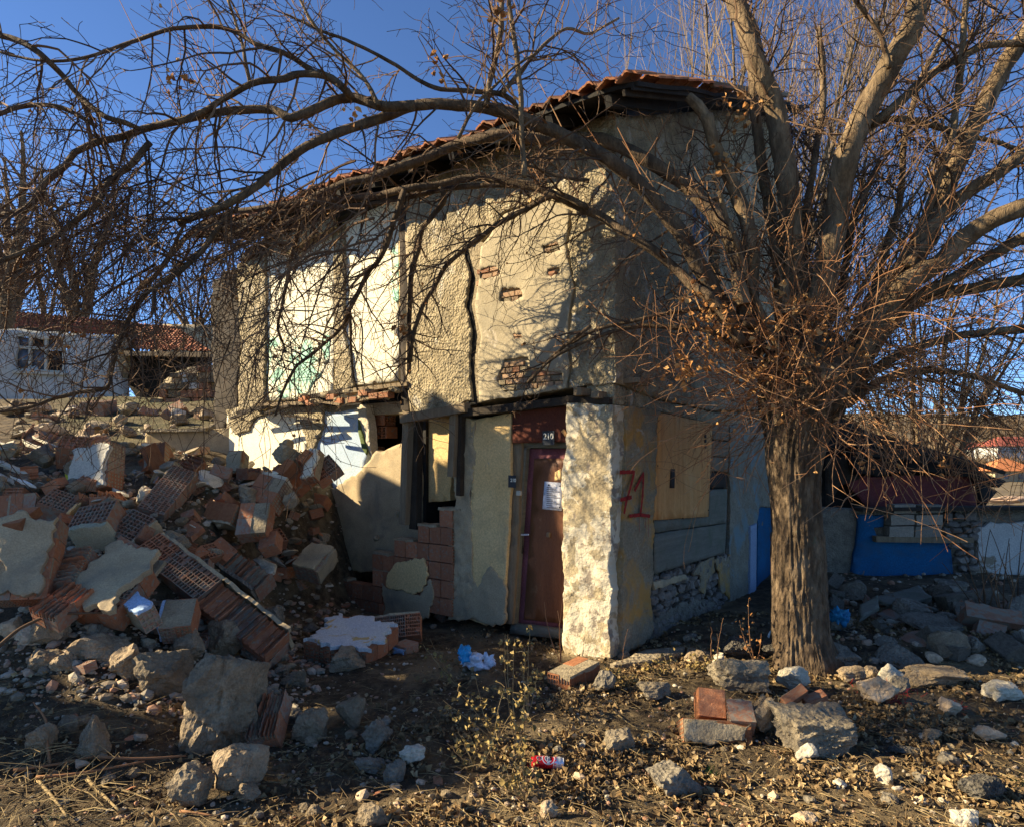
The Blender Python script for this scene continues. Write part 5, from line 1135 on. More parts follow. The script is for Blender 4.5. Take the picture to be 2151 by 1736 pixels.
scatter(12, (1290, 1560, 1340, 1400, lambda u, v, p: p.y < 7), [('slate', 'stone'), ('rock', 'stone'), ('conc', 'stone')], .06, .16, 9)
scatter(45, (540, 700, 1010, 1240, lambda u, v, p: p.y < 8.8), [('rock', 'stone'), ('mort', 'stone'), ('hollow', 'shard'), ('dk', 'half'), ('hollow', 'half'), ('slab', 'shard'), ('brick', 'half')], .07, .18, 15, .04)
# ================================================================ the bare tree
TR = empty('bare_tree', P(1686, 1392, 6.15), 'big bare pollarded tree with thick furrowed trunk and arching limbs before the house', 'tree')
def cat_rom(pts, step=.06):
    out = []
    q = [pts[0] * 2 - pts[1]] + pts + [pts[-1] * 2 - pts[-2]]
    for i in range(1, len(q) - 2):
        a, b, c, d = q[i - 1], q[i], q[i + 1], q[i + 2]; n = max(2, int((c - b).length / step))
        for k in range(n):
            t = k / n; out.append(.5 * (2 * b + (c - a) * t + (2 * a - 5 * b + 4 * c - d) * t * t + (3 * b - a - 3 * c + d) * t ** 3))
    out.append(pts[-1]); return out
# trunk with deep furrows
tp = [(1690, 1424, 60), (1688, 1396, 57), (1683, 1340, 52), (1679, 1260, 50), (1675, 1150, 48), (1671, 1050, 47), (1668, 985, 50), (1672, 930, 56), (1684, 880, 70), (1694, 830, 90), (1700, 780, 92), (1700, 735, 70), (1700, 700, 40)]
ctr = cat_rom([P(u, v, 6.15) for u, v, r in tp], .022); rr = cat_rom([Vector((r * 6.15 / 1400, 0, 0)) for u, v, r in tp], .022)
cum = np.cumsum([0] + [(ctr[i + 1] - ctr[i]).length for i in range(len(ctr) - 1)])
rk = np.interp(np.linspace(0, 1, len(ctr)), np.linspace(0, 1, len(tp)), [r * 6.15 / 1400 for u, v, r in tp])
pz = [P(u, v, 6.15).z for u, v, r in tp]; rk = np.interp([c.z for c in ctr], pz, [r * 6.15 / 1400 for u, v, r in tp])
V = []; Fs = []; NS = 180
for i, c in enumerate(ctr):
    for k in range(NS):
        an = 2 * math.pi * k / NS; cx_, sy_ = math.cos(an), math.sin(an)
        w = .25 * nz(c.z * 3, an * .5, 2, 1.2, 2)
        f = 1 - abs(noise.noise(Vector((cx_ * 8 + w, sy_ * 8, c.z * 2.6)))) * 2.2
        f2 = 1 - abs(noise.noise(Vector((cx_ * 15 + w, sy_ * 15 + 4, c.z * 7.0)))) * 2.0
        r = rk[i] * (1 + .060 * f + .045 * f2 + .05 * nz(cx_, sy_, c.z, 1.3, 2) + (.05 * math.cos(an * 2 + 1) if c.z < 1.2 else 0) + .14 * sst(.40, 0, c.z) * math.cos(an * 5 + .6) + .22 * sst(.30, -.05, c.z))
        r += .05 * sst(2.0, 2.4, c.z) * nz(cx_ * 2, sy_ * 2, c.z * 3, 1.5, 3)
        V.append((c.x + cx_ * r, c.y + sy_ * r, c.z))
for i in range(len(ctr) - 1):
    for k in range(NS): k2 = (k + 1) % NS; Fs.append((i * NS + k, i * NS + k2, (i + 1) * NS + k2, (i + 1) * NS + k))
Fs.append(tuple(range((len(ctr) - 1) * NS, len(ctr) * NS)))
if (Vector(V[1]) - Vector(V[0])).cross(Vector(V[NS]) - Vector(V[0])).dot(Vector((1, 0, 0))) < 0: Fs = [f[::-1] for f in Fs]
mesh('trunk', V, Fs, m_bark, TR, smooth=True)

# limbs: outline points (u, v), depth at both ends, radius (in picture units) at both ends, style
LIMBS = [
 ([(1600, 740), (1540, 680), (1478, 575), (1438, 502), (1389, 442), (1337, 381), (1277, 333), (1216, 301), (1149, 268), (1056, 234), (963, 219), (870, 223), (795, 249), (721, 275), (647, 308), (595, 346), (539, 390), (502, 416), (440, 445), (372, 470)], 6.0, 5.1, 17, 6, 'L'),
 ([(870, 223), (795, 222), (732, 203), (665, 227), (610, 249), (576, 232), (520, 231), (446, 238), (372, 253), (316, 268), (260, 286), (208, 297), (156, 318), (137, 346), (93, 387), (56, 439), (-10, 455)], 5.35, 4.9, 9, 5, 'L'),
 ([(736, 203), (721, 186), (684, 160), (628, 158), (595, 167), (528, 178), (465, 212), (427, 234), (372, 256)], 5.25, 5.0, 7, 5, 'L'),
 ([(661, 154), (628, 130), (595, 111), (539, 93), (483, 63), (427, 56), (364, 59), (316, 74), (260, 97), (186, 119), (112, 130), (40, 118), (-10, 106)], 5.2, 4.9, 5, 2.2, 'L'),
 ([(-10, 70), (45, 89), (93, 123), (130, 160), (167, 204), (223, 245), (262, 258), (300, 275)], 4.8, 5.0, 5.5, 4.5, 'L'),
 ([(-10, 243), (56, 223), (130, 227), (178, 249), (204, 266)], 4.8, 5.0, 4, 4, 'L'),
 ([(1571, 690), (1560, 600), (1545, 530), (1518, 470), (1478, 425), (1430, 381), (1365, 341), (1300, 306), (1240, 290), (1149, 292), (1056, 283), (1000, 294), (944, 311), (890, 335), (800, 365), (700, 396), (610, 440), (540, 470), (480, 500)], 5.9, 6.7, 16, 5, 'L'),
 ([(1560, 720), (1498, 631), (1458, 603), (1418, 562), (1377, 530), (1317, 490), (1257, 454), (1196, 426), (1136, 397), (1075, 383), (1000, 374), (925, 387), (851, 398), (795, 409), (730, 420), (645, 424), (558, 437), (483, 448), (409, 482), (372, 520), (335, 569), (297, 610)], 5.7, 7.0, 10, 4, 'L'),
 ([(1196, 426), (1120, 395), (1040, 388), (925, 400), (830, 420), (700, 440), (600, 470), (500, 520), (430, 560)], 6.1, 7.0, 6, 3, 'L'),
 ([(242, 372), (223, 394), (201, 431), (149, 472), (112, 502), (56, 528), (-10, 552)], 5.0, 4.8, 6, 4, 'L'),
 ([(316, 300), (279, 346), (242, 372)], 5.0, 5.0, 6, 6, 'L'),
 ([(925, 392), (933, 416), (907, 457), (885, 483), (877, 528), (866, 567), (862, 636), (861, 711), (859, 786)], 6.35, 7.1, 5.5, 4, 'D'),
 ([(1236, 438), (1167, 410), (1100, 440), (1048, 468), (1018, 493), (944, 550), (914, 602), (888, 645), (868, 705), (862, 760)], 6.05, 7.0, 5.5, 3.5, 'D'),
 ([(851, 400), (802, 538), (777, 568), (757, 607), (735, 650), (715, 690), (665, 736), (628, 763), (613, 781), (591, 828), (579, 872)], 6.4, 7.6, 5.5, 2, 'D'),
 ([(640, 440), (613, 538), (603, 588), (591, 642), (584, 690), (600, 740)], 6.8, 7.6, 4.5, 2, 'D'),
 ([(735, 650), (738, 720), (742, 780), (750, 820)], 6.9, 7.4, 3, 1.4, 'D'),
 ([(480, 448), (430, 520), (390, 560), (348, 591), (307, 619), (273, 669), (245, 736), (231, 787), (223, 814), (139, 831), (84, 848), (28, 859), (-10, 866)], 5.2, 4.9, 5.5, 3, 'D'),
 ([(1600, 800), (1560, 740), (1500, 700), (1430, 687), (1337, 687), (1269, 703), (1172, 744), (1108, 804)], 5.9, 6.3, 6, 2.5, 'N'),
 ([(1580, 760), (1500, 660), (1437, 655), (1381, 663), (1257, 691), (1200, 720)], 5.9, 6.2, 4.5, 3, 'N'),
 ([(1240, 683), (1200, 715), (1156, 752), (1108, 804)], 6.1, 6.35, 3.5, 2.5, 'N'),
 ([(1236, 380), (1180, 372), (1120, 352), (1075, 345)], 5.9, 5.8, 4, 2, 'D'),
 ([(1590, 720), (1575, 631), (1579, 530), (1567, 462), (1542, 397), (1510, 325), (1486, 240)], 6.1, 6.0, 17, 10, 'U'),
 ([(1672, 740), (1671, 685), (1667, 584), (1663, 503), (1655, 403), (1643, 314), (1627, 226), (1598, 153), (1570, 68), (1542, -10), (1530, -80)], 6.2, 6.5, 22, 16, 'U'),
 ([(1645, 720), (1638, 600), (1630, 524), (1622, 463), (1606, 383), (1594, 306), (1586, 226), (1580, 150)], 6.3, 6.8, 12, 8, 'U'),
 ([(1700, 760), (1707, 685), (1731, 604), (1743, 524), (1755, 463), (1763, 403), (1776, 342), (1796, 282), (1828, 213), (1868, 141), (1908, 73), (1933, 0), (1945, -80)], 6.1, 5.8, 23, 18, 'U'),
 ([(1790, 760), (1820, 690), (1876, 604), (1900, 572), (1937, 524), (1969, 443), (1997, 370), (2029, 298), (2070, 217), (2110, 141), (2150, 80), (2200, 10)], 6.1, 6.2, 18, 14, 'U'),
 ([(1800, 740), (1850, 620), (1933, 500), (1989, 443), (2029, 403), (2090, 366), (2150, 326), (2210, 290)], 6.0, 5.7, 13, 11, 'U'),
 ([(1780, 780), (1868, 645), (1908, 592), (1969, 552), (2029, 499), (2090, 459), (2151, 435), (2220, 420)], 5.9, 5.4, 20, 15, 'R'),
 ([(1800, 760), (1880, 650), (1929, 622), (2009, 580), (2070, 544), (2151, 499), (2220, 470)], 6.2, 6.0, 11, 9, 'R'),
 ([(1790, 790), (1888, 665), (1949, 624), (2050, 604), (2151, 588), (2220, 585)], 6.3, 6.4, 12, 9, 'R'),
 ([(1780, 830), (1860, 760), (1950, 720), (2060, 700), (2160, 690), (2220, 700)], 6.3, 6.6, 10, 6, 'R'),
 ([(1780, 850), (1850, 800), (1930, 780), (2040, 790), (2160, 830)], 6.2, 6.3, 8, 4, 'R'),
 ([(1925, 495), (1961, 411), (1985, 340), (2001, 282), (2012, 200), (2021, 113), (2029, 0), (2030, -60)], 5.9, 5.7, 7, 5, 'U'),
 ([(1826, 262), (1848, 250), (1888, 217), (1949, 161), (2009, 125), (2070, 97), (2160, 89)], 5.95, 6.0, 9, 6, 'U'),
 ([(1800, 290), (1840, 262), (1880, 250), (1949, 262), (2021, 282), (2110, 306), (2180, 330)], 5.95, 6.2, 6, 4, 'U'),
 ([(1868, 141), (1860, 113), (1844, 60), (1796, 0), (1780, -40)], 5.8, 5.6, 5, 3.5, 'U'),
 ([(1022, 222), (1030, 170), (1037, 130), (1052, 67), (1056, -20)], 5.5, 5.5, 6, 4.5, 'U'),
 ([(1102, 372), (1100, 330), (1096, 260), (1089, 149), (1078, 74), (1068, -20)], 5.3, 5.3, 5, 4, 'U'),
 ([(1056, 195), (1111, 130), (1150, 90), (1190, 60), (1240, 70), (1300, 40)], 5.5, 5.8, 4, 2, 'U'),
 ([(963, 290), (1000, 220), (1040, 180), (1080, 140), (1130, 110)], 5.4, 5.2, 3.5, 2, 'U'),
 ([(1100, 240), (1060, 200), (980, 190), (900, 180), (820, 130), (740, 90), (660, 60), (600, 30)], 5.6, 5.3, 5, 2, 'L'),
 ([(795, 222), (760, 160), (700, 100), (650, 40), (620, -20)], 5.3, 5.3, 4, 2.4, 'U'),
 ([(525, 178), (515, 120), (500, 60), (480, 0)], 5.2, 5.2, 3.5, 2.5, 'U'),
 ([(1700, 740), (1760, 640), (1775, 560), (1790, 470), (1820, 400), (1850, 340)], 6.4, 6.9, 8, 5, 'U'),
 ([(1640, 740), (1600, 660), (1560, 560), (1530, 470), (1510, 400)], 5.9, 5.6, 8, 4, 'U'),
 ([(1720, 730), (1700, 600), (1690, 480), (1710, 350), (1730, 200), (1720, 60)], 6.6, 7.4, 8, 5, 'U'),
 ([(1800, 700), (1850, 560), (1890, 420), (1900, 300), (1930, 180), (1990, 60)], 6.6, 7.2, 8, 4, 'U'),
]
def frac(path, t):
    k = t * (len(path) - 1); i = min(int(k), len(path) - 2); return path[i].lerp(path[i + 1], k - i), (path[min(i + 2, len(path) - 1)] - path[i]).normalized()
TW = [MB(), MB(), MB()]; TIPS = []; NODES = []
trnd = random.Random(5)
def rv(): return Vector((trnd.gauss(0, 1), trnd.gauss(0, 1), trnd.gauss(0, 1)))
def grow(mb, p, d, L, r, lev, bias, wig=.34, sp=.5, sides=3, seg=.07, up=None, dens=1.0):
    n = max(3, int(L / seg)); st = L / n; pts = [p.copy()]; rad = [r]; d = d.normalized()
    for i in range(n):
        d = (d + rv() * wig * .5 + bias * st * 1.6).normalized(); p = p + d * st; pts.append(p); rad.append(max(r * (1 - .68 * (i + 1) / n), .0024))
        if lev > 0 and i >= 0:
            k = dens
            while k > 0:
                if trnd.random() < k:
                    s = rv(); s = (s - d * s.dot(d)).normalized(); nd = d * trnd.uniform(.3, 1) + s * trnd.uniform(.6, 1.1) * (sp + .5)
                    grow(mb, p, nd, L * trnd.uniform(.22, .55), max(rad[-1] * .62, .0030), lev - 1, bias, wig * 1.15, sp, 3, seg * .8, up, dens * .8)
                k -= 1
    mb.add(tube(pts, rad, sides, capend=False)); TIPS.append(p)
limb_n = 0
for pts, d0, d1, r0, r1, sty in LIMBS:
    n = len(pts); q = [P(u, v, d0 + (d1 - d0) * i / (n - 1) + .05 * math.sin(i * 1.7 + n)) for i, (u, v) in enumerate(pts)]
    path = cat_rom(q, .05); m = len(path)
    rad = [(r0 + (r1 - r0) * (i / (m - 1)) ** .8) * (d0 + (d1 - d0) * i / (m - 1)) / 1400 * 1.18 for i in range(m)]
    jp = [pp_ + Vector((nz(pp_.x, pp_.y, pp_.z, 2.6, 3), nz(pp_.y, pp_.z, pp_.x, 2.6, 3), nz(pp_.z, pp_.x, pp_.y, 2.6, 3))) * .012 for pp_ in path]
    vf = tube(jp, rad, 16 if r0 > 10 else 9, rough=.18 if r0 > 8 else .25)
    mesh('limb', vf[0], vf[1], m_limb if sty in 'UR' else m_limbshade, TR, smooth=True)
    Lt = sum((path[i + 1] - path[i]).length for i in range(m - 1)); s = .1 if r0 < 8 else .45
    while s < Lt:
        t = s / Lt; p, tg = frac(path, t); rr_ = rad[min(m - 1, int(t * (m - 1)))]
        sv = rv(); sv = (sv - tg * sv.dot(tg)).normalized()
        cen = Vector((0, .35, 0))
        if sty == 'L': b = Vector((-.25, 0, -.75)); dd = tg * .7 + sv + Vector((0, 0, trnd.choice([.6, -.5, -.9]))); L = trnd.uniform(.35, 1.15); step = .105; mb = TW[0]
        elif sty == 'D': b = Vector((-.1, 0, -.5)); dd = tg * .7 + sv; L = trnd.uniform(.2, .8); step = .10; mb = TW[0]
        elif sty == 'N': b = Vector((-.1, 0, .05)); dd = tg + sv * .7; L = trnd.uniform(.15, .6); step = .13; mb = TW[0]
        elif sty == 'R': b = Vector((.2, 0, -.35)); dd = tg * .8 + sv; L = trnd.uniform(.3, 1.1); step = .085; mb = TW[1]
        else: b = Vector((0, 0, .25)); dd = tg * .8 + sv * .9; L = trnd.uniform(.3, 1.2); step = .095; mb = TW[1]
        if p.x < -1.2 and sty in 'LD': step *= .8
        if sty == 'L' and p.z > 4.55 - .12 * max(0, -p.x): step *= 1.9
        if sty == 'L' and p.x > -.6: step *= 1.7
        if sty in 'UR': step *= 1.4
        grow(mb, p + sv * rr_ * .5, dd, L, min(rr_ * .6, .0115), 2, b, dens=.55)
        if sty == 'L' and trnd.random() < (.12 if p.x < .3 else .25):   # long straight water shoot
            grow(TW[2], p, Vector((-.55, trnd.uniform(-.3, .2), 1)), trnd.uniform(.5, 1.4), .006, 1, Vector((-.1, 0, .2)), wig=.05, dens=.15)
        s += step * trnd.uniform(.5, 1.5)
for k in range(46):
    c = P(trnd.uniform(250, 860), trnd.uniform(560, 800), 5.3 + trnd.uniform(-.4, .6))
    grow(TW[0], c, Vector((trnd.uniform(-1, .3), trnd.uniform(-.4, .4), trnd.uniform(-1.0, .1))), trnd.uniform(.5, 1.2), trnd.uniform(.004, .009), 1, Vector((-.1, 0, -.6)), wig=.22, dens=.5)
for k in range(90):
    c = P(trnd.uniform(1450, 2151), trnd.uniform(560, 900), 6.0 + trnd.uniform(-.7, .6))
    grow(TW[2], c, Vector((trnd.uniform(-.8, 1), trnd.uniform(-.4, .2), trnd.uniform(-.7, .9))), trnd.uniform(.4, 1.1), trnd.uniform(.004, .008), 2, Vector((.1, 0, -.1)), wig=.2, dens=.45)
# crown head: a mass of thin shoots and short snags round the pollard head
for k in range(360):
    a = trnd.uniform(0, 6.283); e = trnd.uniform(-.6, 1.1); c = P(1690 + trnd.uniform(-70, 110), 810 + trnd.uniform(-90, 60), 6.15)
    d = Vector((math.cos(a) * math.cos(e), math.sin(a) * math.cos(e) * .9 - .15, math.sin(e)))
    grow(TW[2], c + d * .28, d, trnd.uniform(.4, 1.5), trnd.uniform(.004, .008), 1, Vector((0, 0, trnd.choice([-.5, -.2, .3, .5]))), wig=.11, dens=.28)
for k in range(90):  # long twigs hanging over the dark outbuilding on the right
    c = P(trnd.uniform(1760, 2160), trnd.uniform(700, 880), 6.2 + trnd.uniform(-.5, .5))
    grow(TW[2], c, Vector((trnd.uniform(-.2, .9), trnd.uniform(-.3, .1), trnd.uniform(-1.1, .2))), trnd.uniform(.4, 1.2), trnd.uniform(.004, .007), 2, Vector((.1, 0, -.4)), wig=.13, dens=.3)
for k in range(60):  # tangle filling the left of the crown
    c = P(trnd.uniform(60, 900), trnd.uniform(330, 560), 5.3 + trnd.uniform(-.4, .5))
    grow(TW[0], c, Vector((trnd.uniform(-1, -.1), trnd.uniform(-.4, .4), trnd.uniform(-.9, .3))), trnd.uniform(.7, 1.6), trnd.uniform(.006, .012), 2, Vector((-.15, 0, -.55)), wig=.16, dens=.6, sides=4)
for mb, mt in ((TW[0], m_twig), (TW[1], m_twig), (TW[2], m_shoot)):
    o = mb.obj('twigs', mt, TR); o['kind'] = 'stuff'
for k, (u, v, d, r, h, lx) in enumerate([(1560, 640, 5.75, 17, .28, -.1), (1486, 250, 6.0, 12, .2, -.3), (1905, 560, 5.8, 12, .22, .3), (1648, 660, 5.9, 12, .3, .0)]):
    a = P(u, v, d); vf = tube([a, a + Vector((lx * .3, 0, h * .6)), a + Vector((lx * .6, 0, h))], [r * d / 1400, r * .9 * d / 1400, r * .75 * d / 1400], 12, rough=.3); mesh('cut_stub', vf[0], vf[1], m_limb, TR)
# dead leaves caught in the crown
def leafv(p, size, rs, tilt=1.0, curl=.35):
    a = rs.uniform(0, 6.283); z = Vector((rs.gauss(0, tilt), rs.gauss(0, tilt), 1)).normalized(); x = Vector((math.cos(a), math.sin(a), 0)); x = (x - z * x.dot(z)).normalized(); y = z.cross(x); w = size * rs.uniform(.28, .5)
    c1, c2 = rs.uniform(-.1, curl), rs.uniform(-.1, curl)
    V = [p - x * size * .5, p - x * size * .12 + y * w + z * size * c1, p + x * size * .2 + y * w * .7 + z * size * c2, p + x * size * .5 + z * size * (c1 + c2) * .4, p + x * size * .15 - y * w * .8 + z * size * c1, p - x * size * .15 - y * w + z * size * c2, p + z * size * -.06]
    return V, [(0, 1, 6), (1, 2, 6), (2, 3, 6), (3, 4, 6), (4, 5, 6), (5, 0, 6)]
lm = MB(); lr = random.Random(9)
for (u, v, d, n, s) in [(1500, 700, 5.6, 60, .12), (1480, 650, 5.6, 30, .12), (1660, 700, 5.7, 70, .2), (1440, 780, 5.7, 50, .09), (1680, 770, 5.7, 50, .2), (1545, 240, 5.9, 26, .09), (1590, 800, 5.7, 50, .2), (1880, 820, 5.9, 20, .1), (1760, 720, 5.6, 40, .2), (742, 240, 5.2, 8, .05), (920, 140, 5.2, 8, .05), (1510, 345, 5.9, 24, .07), (845, 690, 5.3, 10, .05), (1060, 40, 5.3, 9, .08), (210, 900, 4.9, 3, .03), (2030, 700, 5.8, 14, .2), (390, 165, 5.0, 12, .06), (1990, 985, 5.6, 4, .05), (1820, 960, 5.6, 5, .06)]:
    for k in range(n): lm.add(leafv(P(u, v, d) + Vector((lr.gauss(0, s), lr.gauss(0, s * .6), lr.gauss(0, s))), lr.uniform(.035, .075), lr, 2.5, .6))
for k in range(260):
    t = lr.choice(TIPS)
    if t.z > 1.6: lm.add(leafv(t, lr.uniform(.03, .055), lr, 2.5, .6))
o = lm.obj('dead_leaves', m_leaforange, TR); o['kind'] = 'stuff'

# ================================================================ trees behind
def stemtree(label, base, stems, mat, lev=2, bias=Vector((0, 0, .25)), tw=.010, rb=.12, group=None, dens=.5, seg=.35, spread=.5, wig=.12):
    T_ = empty('background_tree', base, label, 'tree', group); mb = MB()
    for (dx, dy, dz, r) in stems:
        p = base.copy(); d = Vector((dx * .5, dy * .5, dz)).normalized(); tgt = base + Vector((dx, dy, dz)); L = (tgt - base).length; n = int(L / .4); pts = [p.copy()]; rad = [r]
        for i in range(n):
            d = (d * .75 + (tgt - p).normalized() * .3 + rv() * wig * .5).normalized(); p = p + d * L / n; pts.append(p); rad.append(max(r * (1 - .85 * (i + 1) / n), .012))
            if i > n * .12:
                for q in range(2):
                    if trnd.random() < .8:
                        s = rv(); s = (s - d * s.dot(d)).normalized()
                        grow(mb, p, d * .9 + s * spread, L * trnd.uniform(.12, .30), max(rad[-1] * .4, tw * 1.3), lev, bias, wig * .9, .2, 3, seg, None, dens)
        vf = tube(pts, rad, 7, rough=.1); mesh('trunk', vf[0], vf[1], m_limb, T_, smooth=True)
    for v in (): pass
    o = mb.obj('twigs', mat, T_); o['kind'] = 'stuff'; return T_
_g = grow
def grow_min(r): 
    pass
sr = random.Random(3)
stemtree('tall pale many-stemmed bare tree rising behind the house roof and limbs', Vector((5.0, 14, -.1)), [(sr.uniform(-3.6, 5.2), sr.uniform(-1.2, 1.5), sr.uniform(8.5, 13), sr.uniform(.05, .10)) for _ in range(20)], m_bgtwig, dens=.55, spread=.42)
stemtree('bare bushy tree behind the outbuilding near right edge', Vector((9.6, 15.5, 0)), [(sr.uniform(-2.5, 3), sr.uniform(-1, 1), sr.uniform(3.5, 9), sr.uniform(.05, .09)) for _ in range(12)], m_bgtwig, dens=.5, spread=.6)
def atree(label, u, v, d, hgt, r, n, sp, mat, g=None):
    b = P(u, v, d); b.z -= .6
    return stemtree(label, b, [(sr.uniform(-sp, sp), sr.uniform(-sp * .5, sp * .5), hgt * sr.uniform(.7, 1), r * sr.uniform(.6, 1)) for _ in range(n)], mat, dens=.36, spread=.8, seg=.5, tw=.012)
atree('thick dark bare tree at the far left edge behind the low house', 8, 690, 24, 8, .32, 4, 3.4, m_twig)
atree('forked dark bare tree rising just behind the low house roof', 168, 690, 25, 7, .24, 4, 2.6, m_twig)
atree('slimmer dark bare tree between the two thicker ones behind the low house', 96, 690, 27, 7, .14, 2, 2.0, m_twig)
atree('distant bare tree between the low house and the ruined house', 410, 700, 38, 4, .16, 6, 3, m_twig)
# winter scrub on the far slope
mb = MB(); hr = random.Random(21)
for k in range(900):
    y = hr.uniform(55, 330); x = y * hr.uniform(.40, .85); z = gz(x, y); s = hr.uniform(1.2, 3.4)
    for q in range(22):
        a = hr.uniform(0, 6.28); e = hr.uniform(.1, 1.5); L = s * hr.uniform(.5, 1); d = Vector((math.cos(a) * math.cos(e), math.sin(a) * math.cos(e), math.sin(e)))
        p = Vector((x, y, z)); w = Vector((-d.y, d.x, 0)) * .12 + Vector((0, 0, .03)); b = len(mb.v)
        mb.v += [p - w, p + w, p + d * L]; mb.f.append((b, b + 1, b + 2))
        for h in range(3):
            t = p + d * L * hr.uniform(.4, 1); e2 = (d + Vector((hr.gauss(0, .7), hr.gauss(0, .7), hr.gauss(0, .4)))).normalized(); b = len(mb.v)
            mb.v += [t - w * .7, t + w * .7, t + e2 * L * .45]; mb.f.append((b, b + 1, b + 2))
tag(mb.obj('hillside_scrub', m_hillbush), 'brown leafless scrub covering the far slope', 'scrub', kind='stuff')

# ================================================================ small things on the ground
def canlathe():
    e = empty('drink_can', P(1148, 1618, 4.1), 'dented red and white drink can lying in the leaf litter', 'can')
    u0, u1 = 1116, 1184; c0 = hit(1150, 1617); d = c0.y; a = P(1116, 1602, d); b = P(1184, 1605, d); c0 = (a + b) / 2; c0.z = gz(c0.x, c0.y) + .042; ax = (b - a).normalized(); L = (b - a).length; r = .036
    yy = ax.cross(ZZ).normalized(); zz = yy.cross(ax).normalized()
    if zz.z < 0: zz = -zz
    if yy.y > 0: yy = -yy
    prof = [(-.5, .70), (-.485, .80), (-.45, .97), (-.43, 1), (.36, 1), (.42, .93), (.46, .82), (.475, .80), (.48, .84), (.495, .84), (.497, .76), (.47, .72)]
    def cyl(t, an, k=1.0): return c0 + ax * L * t + (yy * math.cos(an) + zz * math.sin(an)) * r * k * (1 - .10 * math.exp(-((t - .12) / .08) ** 2) * max(0, math.cos(an - 1.9)))
    def seg(p0, nm, mt, lo, hi):
        pr = [q for q in p0 if lo <= q[0] <= hi]; V = []; Fs = []; n = 32
        for t, k in pr:
            for i in range(n): V.append(cyl(t, 2 * math.pi * i / n, k))
        for j in range(len(pr) - 1):
            for i in range(n): i2 = (i + 1) % n; Fs.append((j * n + i, j * n + i2, (j + 1) * n + i2, (j + 1) * n + i))
        Fs.append(tuple(range(n))); Fs.append(tuple(range((len(pr) - 1) * n, len(pr) * n))); mesh(nm, V, Fs, mt, e, smooth=True)
    P1 = []
    for i in range(len(prof) - 1):
        (t0, k0), (t1, k1) = prof[i], prof[i + 1]
        for q in range(4): P1.append((t0 + (t1 - t0) * q / 4, k0 + (k1 - k0) * q / 4))
    P1.append(prof[-1])
    seg(P1, 'can_body', m_canred, -.5, .20); seg(P1, 'can_neck', m_canwhite, .16, .5)
    mid = 1.15  # angle of the emblem's centre: up and towards the viewer
    def wrap(poly, nm, mt, k):
        V = [cyl(t, mid - y / r, k) for t, y in poly]; return mesh(nm, V, [tuple(range(len(V)))], mt, e)
    def ring(tc, ro, ri, nm, mt, k):
        V = []; Fs = []; n = 40
        for i in range(n):
            a_ = 2 * math.pi * i / n
            for q in (ro, ri): V.append(cyl(tc + q * math.cos(a_) / L, mid - q * math.sin(a_) / r, k))
        for i in range(n): j = (i + 1) % n; Fs.append((2 * i, 2 * j, 2 * j + 1, 2 * i + 1))
        mesh(nm, V, Fs, mt, e)
    ring(.02, .040, .034, 'emblem_ring', m_canwhite, 1.006); ring(.02, .034, .025, 'emblem_ring', m_canred, 1.010); ring(.02, .024, .020, 'emblem_ring', m_canwhite, 1.012); ring(.02, .0195, .0005, 'emblem_disc', m_cannavy, 1.014)
    ring(-.26, .015, .0005, 'emblem_disc', m_cannavy, 1.008); ring(-.26, .017, .015, 'emblem_ring', m_canwhite, 1.009)
    V = []; Fs = []
    for i in range(17):
        y = -.040 + .08 * i / 16; V += [cyl(-.025, mid - y / r, 1.02), cyl(.065, mid - y / r, 1.02)]
        if i: k = len(V); Fs.append((k - 4, k - 3, k - 1, k - 2))
    mesh('name_band', V, Fs, m_canwhite, e)
    for i in range(12):   # red teeth running into the white end
        a0 = i * 2 * math.pi / 12; V = [cyl(.198, a0, 1.006), cyl(.198, a0 + .26, 1.006), cyl(.198, a0 + .52, 1.006), cyl(.275, a0 + .26, 1.006)]; mesh('red_tooth', V, [(0, 1, 3), (1, 2, 3)], m_canred, e)
    cu = bpy.data.curves.new('t', 'FONT'); cu.body = 'TUBORG'; cu.size = .018; cu.align_x = 'CENTER'; cu.align_y = 'CENTER'; cu.offset = .0003
    t = bpy.data.objects.new('t', cu); COL.objects.link(t); dg = bpy.context.evaluated_depsgraph_get(); me = bpy.data.meshes.new_from_object(t.evaluated_get(dg)); bpy.data.objects.remove(t)
    V = [cyl(.02 + v.co.y / L, mid + v.co.x * 1.0 / r, 1.03) for v in me.vertices]; mesh('can_lettering', V, [tuple(p.vertices) for p in me.polygons], m_cannavy, e)
canlathe()
def blob(name, parent, c, dims, mt, seed, rough, sub=4, base=None):
    V, Fc = rockverts(seed, sub, dims, rough=rough); return mesh(name, V + np.array(tuple(c)), Fc, mt, parent, True, base)
pb = hit(985, 1412); BG = empty('plastic_bag', pb, 'crumpled white plastic bag with blue and yellow print, before the doorway', 'plastic bag')
blob('bag_body', BG, pb + Vector((.02, .05, .09)), (.34, .26, .20), m_bag, 5, .34); blob('bag_print', BG, pb + Vector((-.05, .04, .16)), (.15, .2, .16), m_bagblue, 8, .3); blob('bag_handle', BG, pb + Vector((.17, .03, .10)), (.14, .05, .16), m_bag, 12, .5, 3)
pb = hit(1770, 1330); tag(blob('plastic_sheet', None, pb + Vector((0, .1, .14)), (.22, .2, .30), m_tarp, 31, .45, 4, pb), 'crumpled blue plastic sheet right of the trunk', 'plastic sheet')
pb = P(148, 1006, 7.9); tag(blob('plastic_bottle', None, pb, (.16, .16, .26), m_yellowpl, 61, .3, 3, pb), 'bright yellow plastic wrapper on the heap behind the white slab', 'plastic scrap')
pb = hit(1614, 1352)
V = []; Fs = []
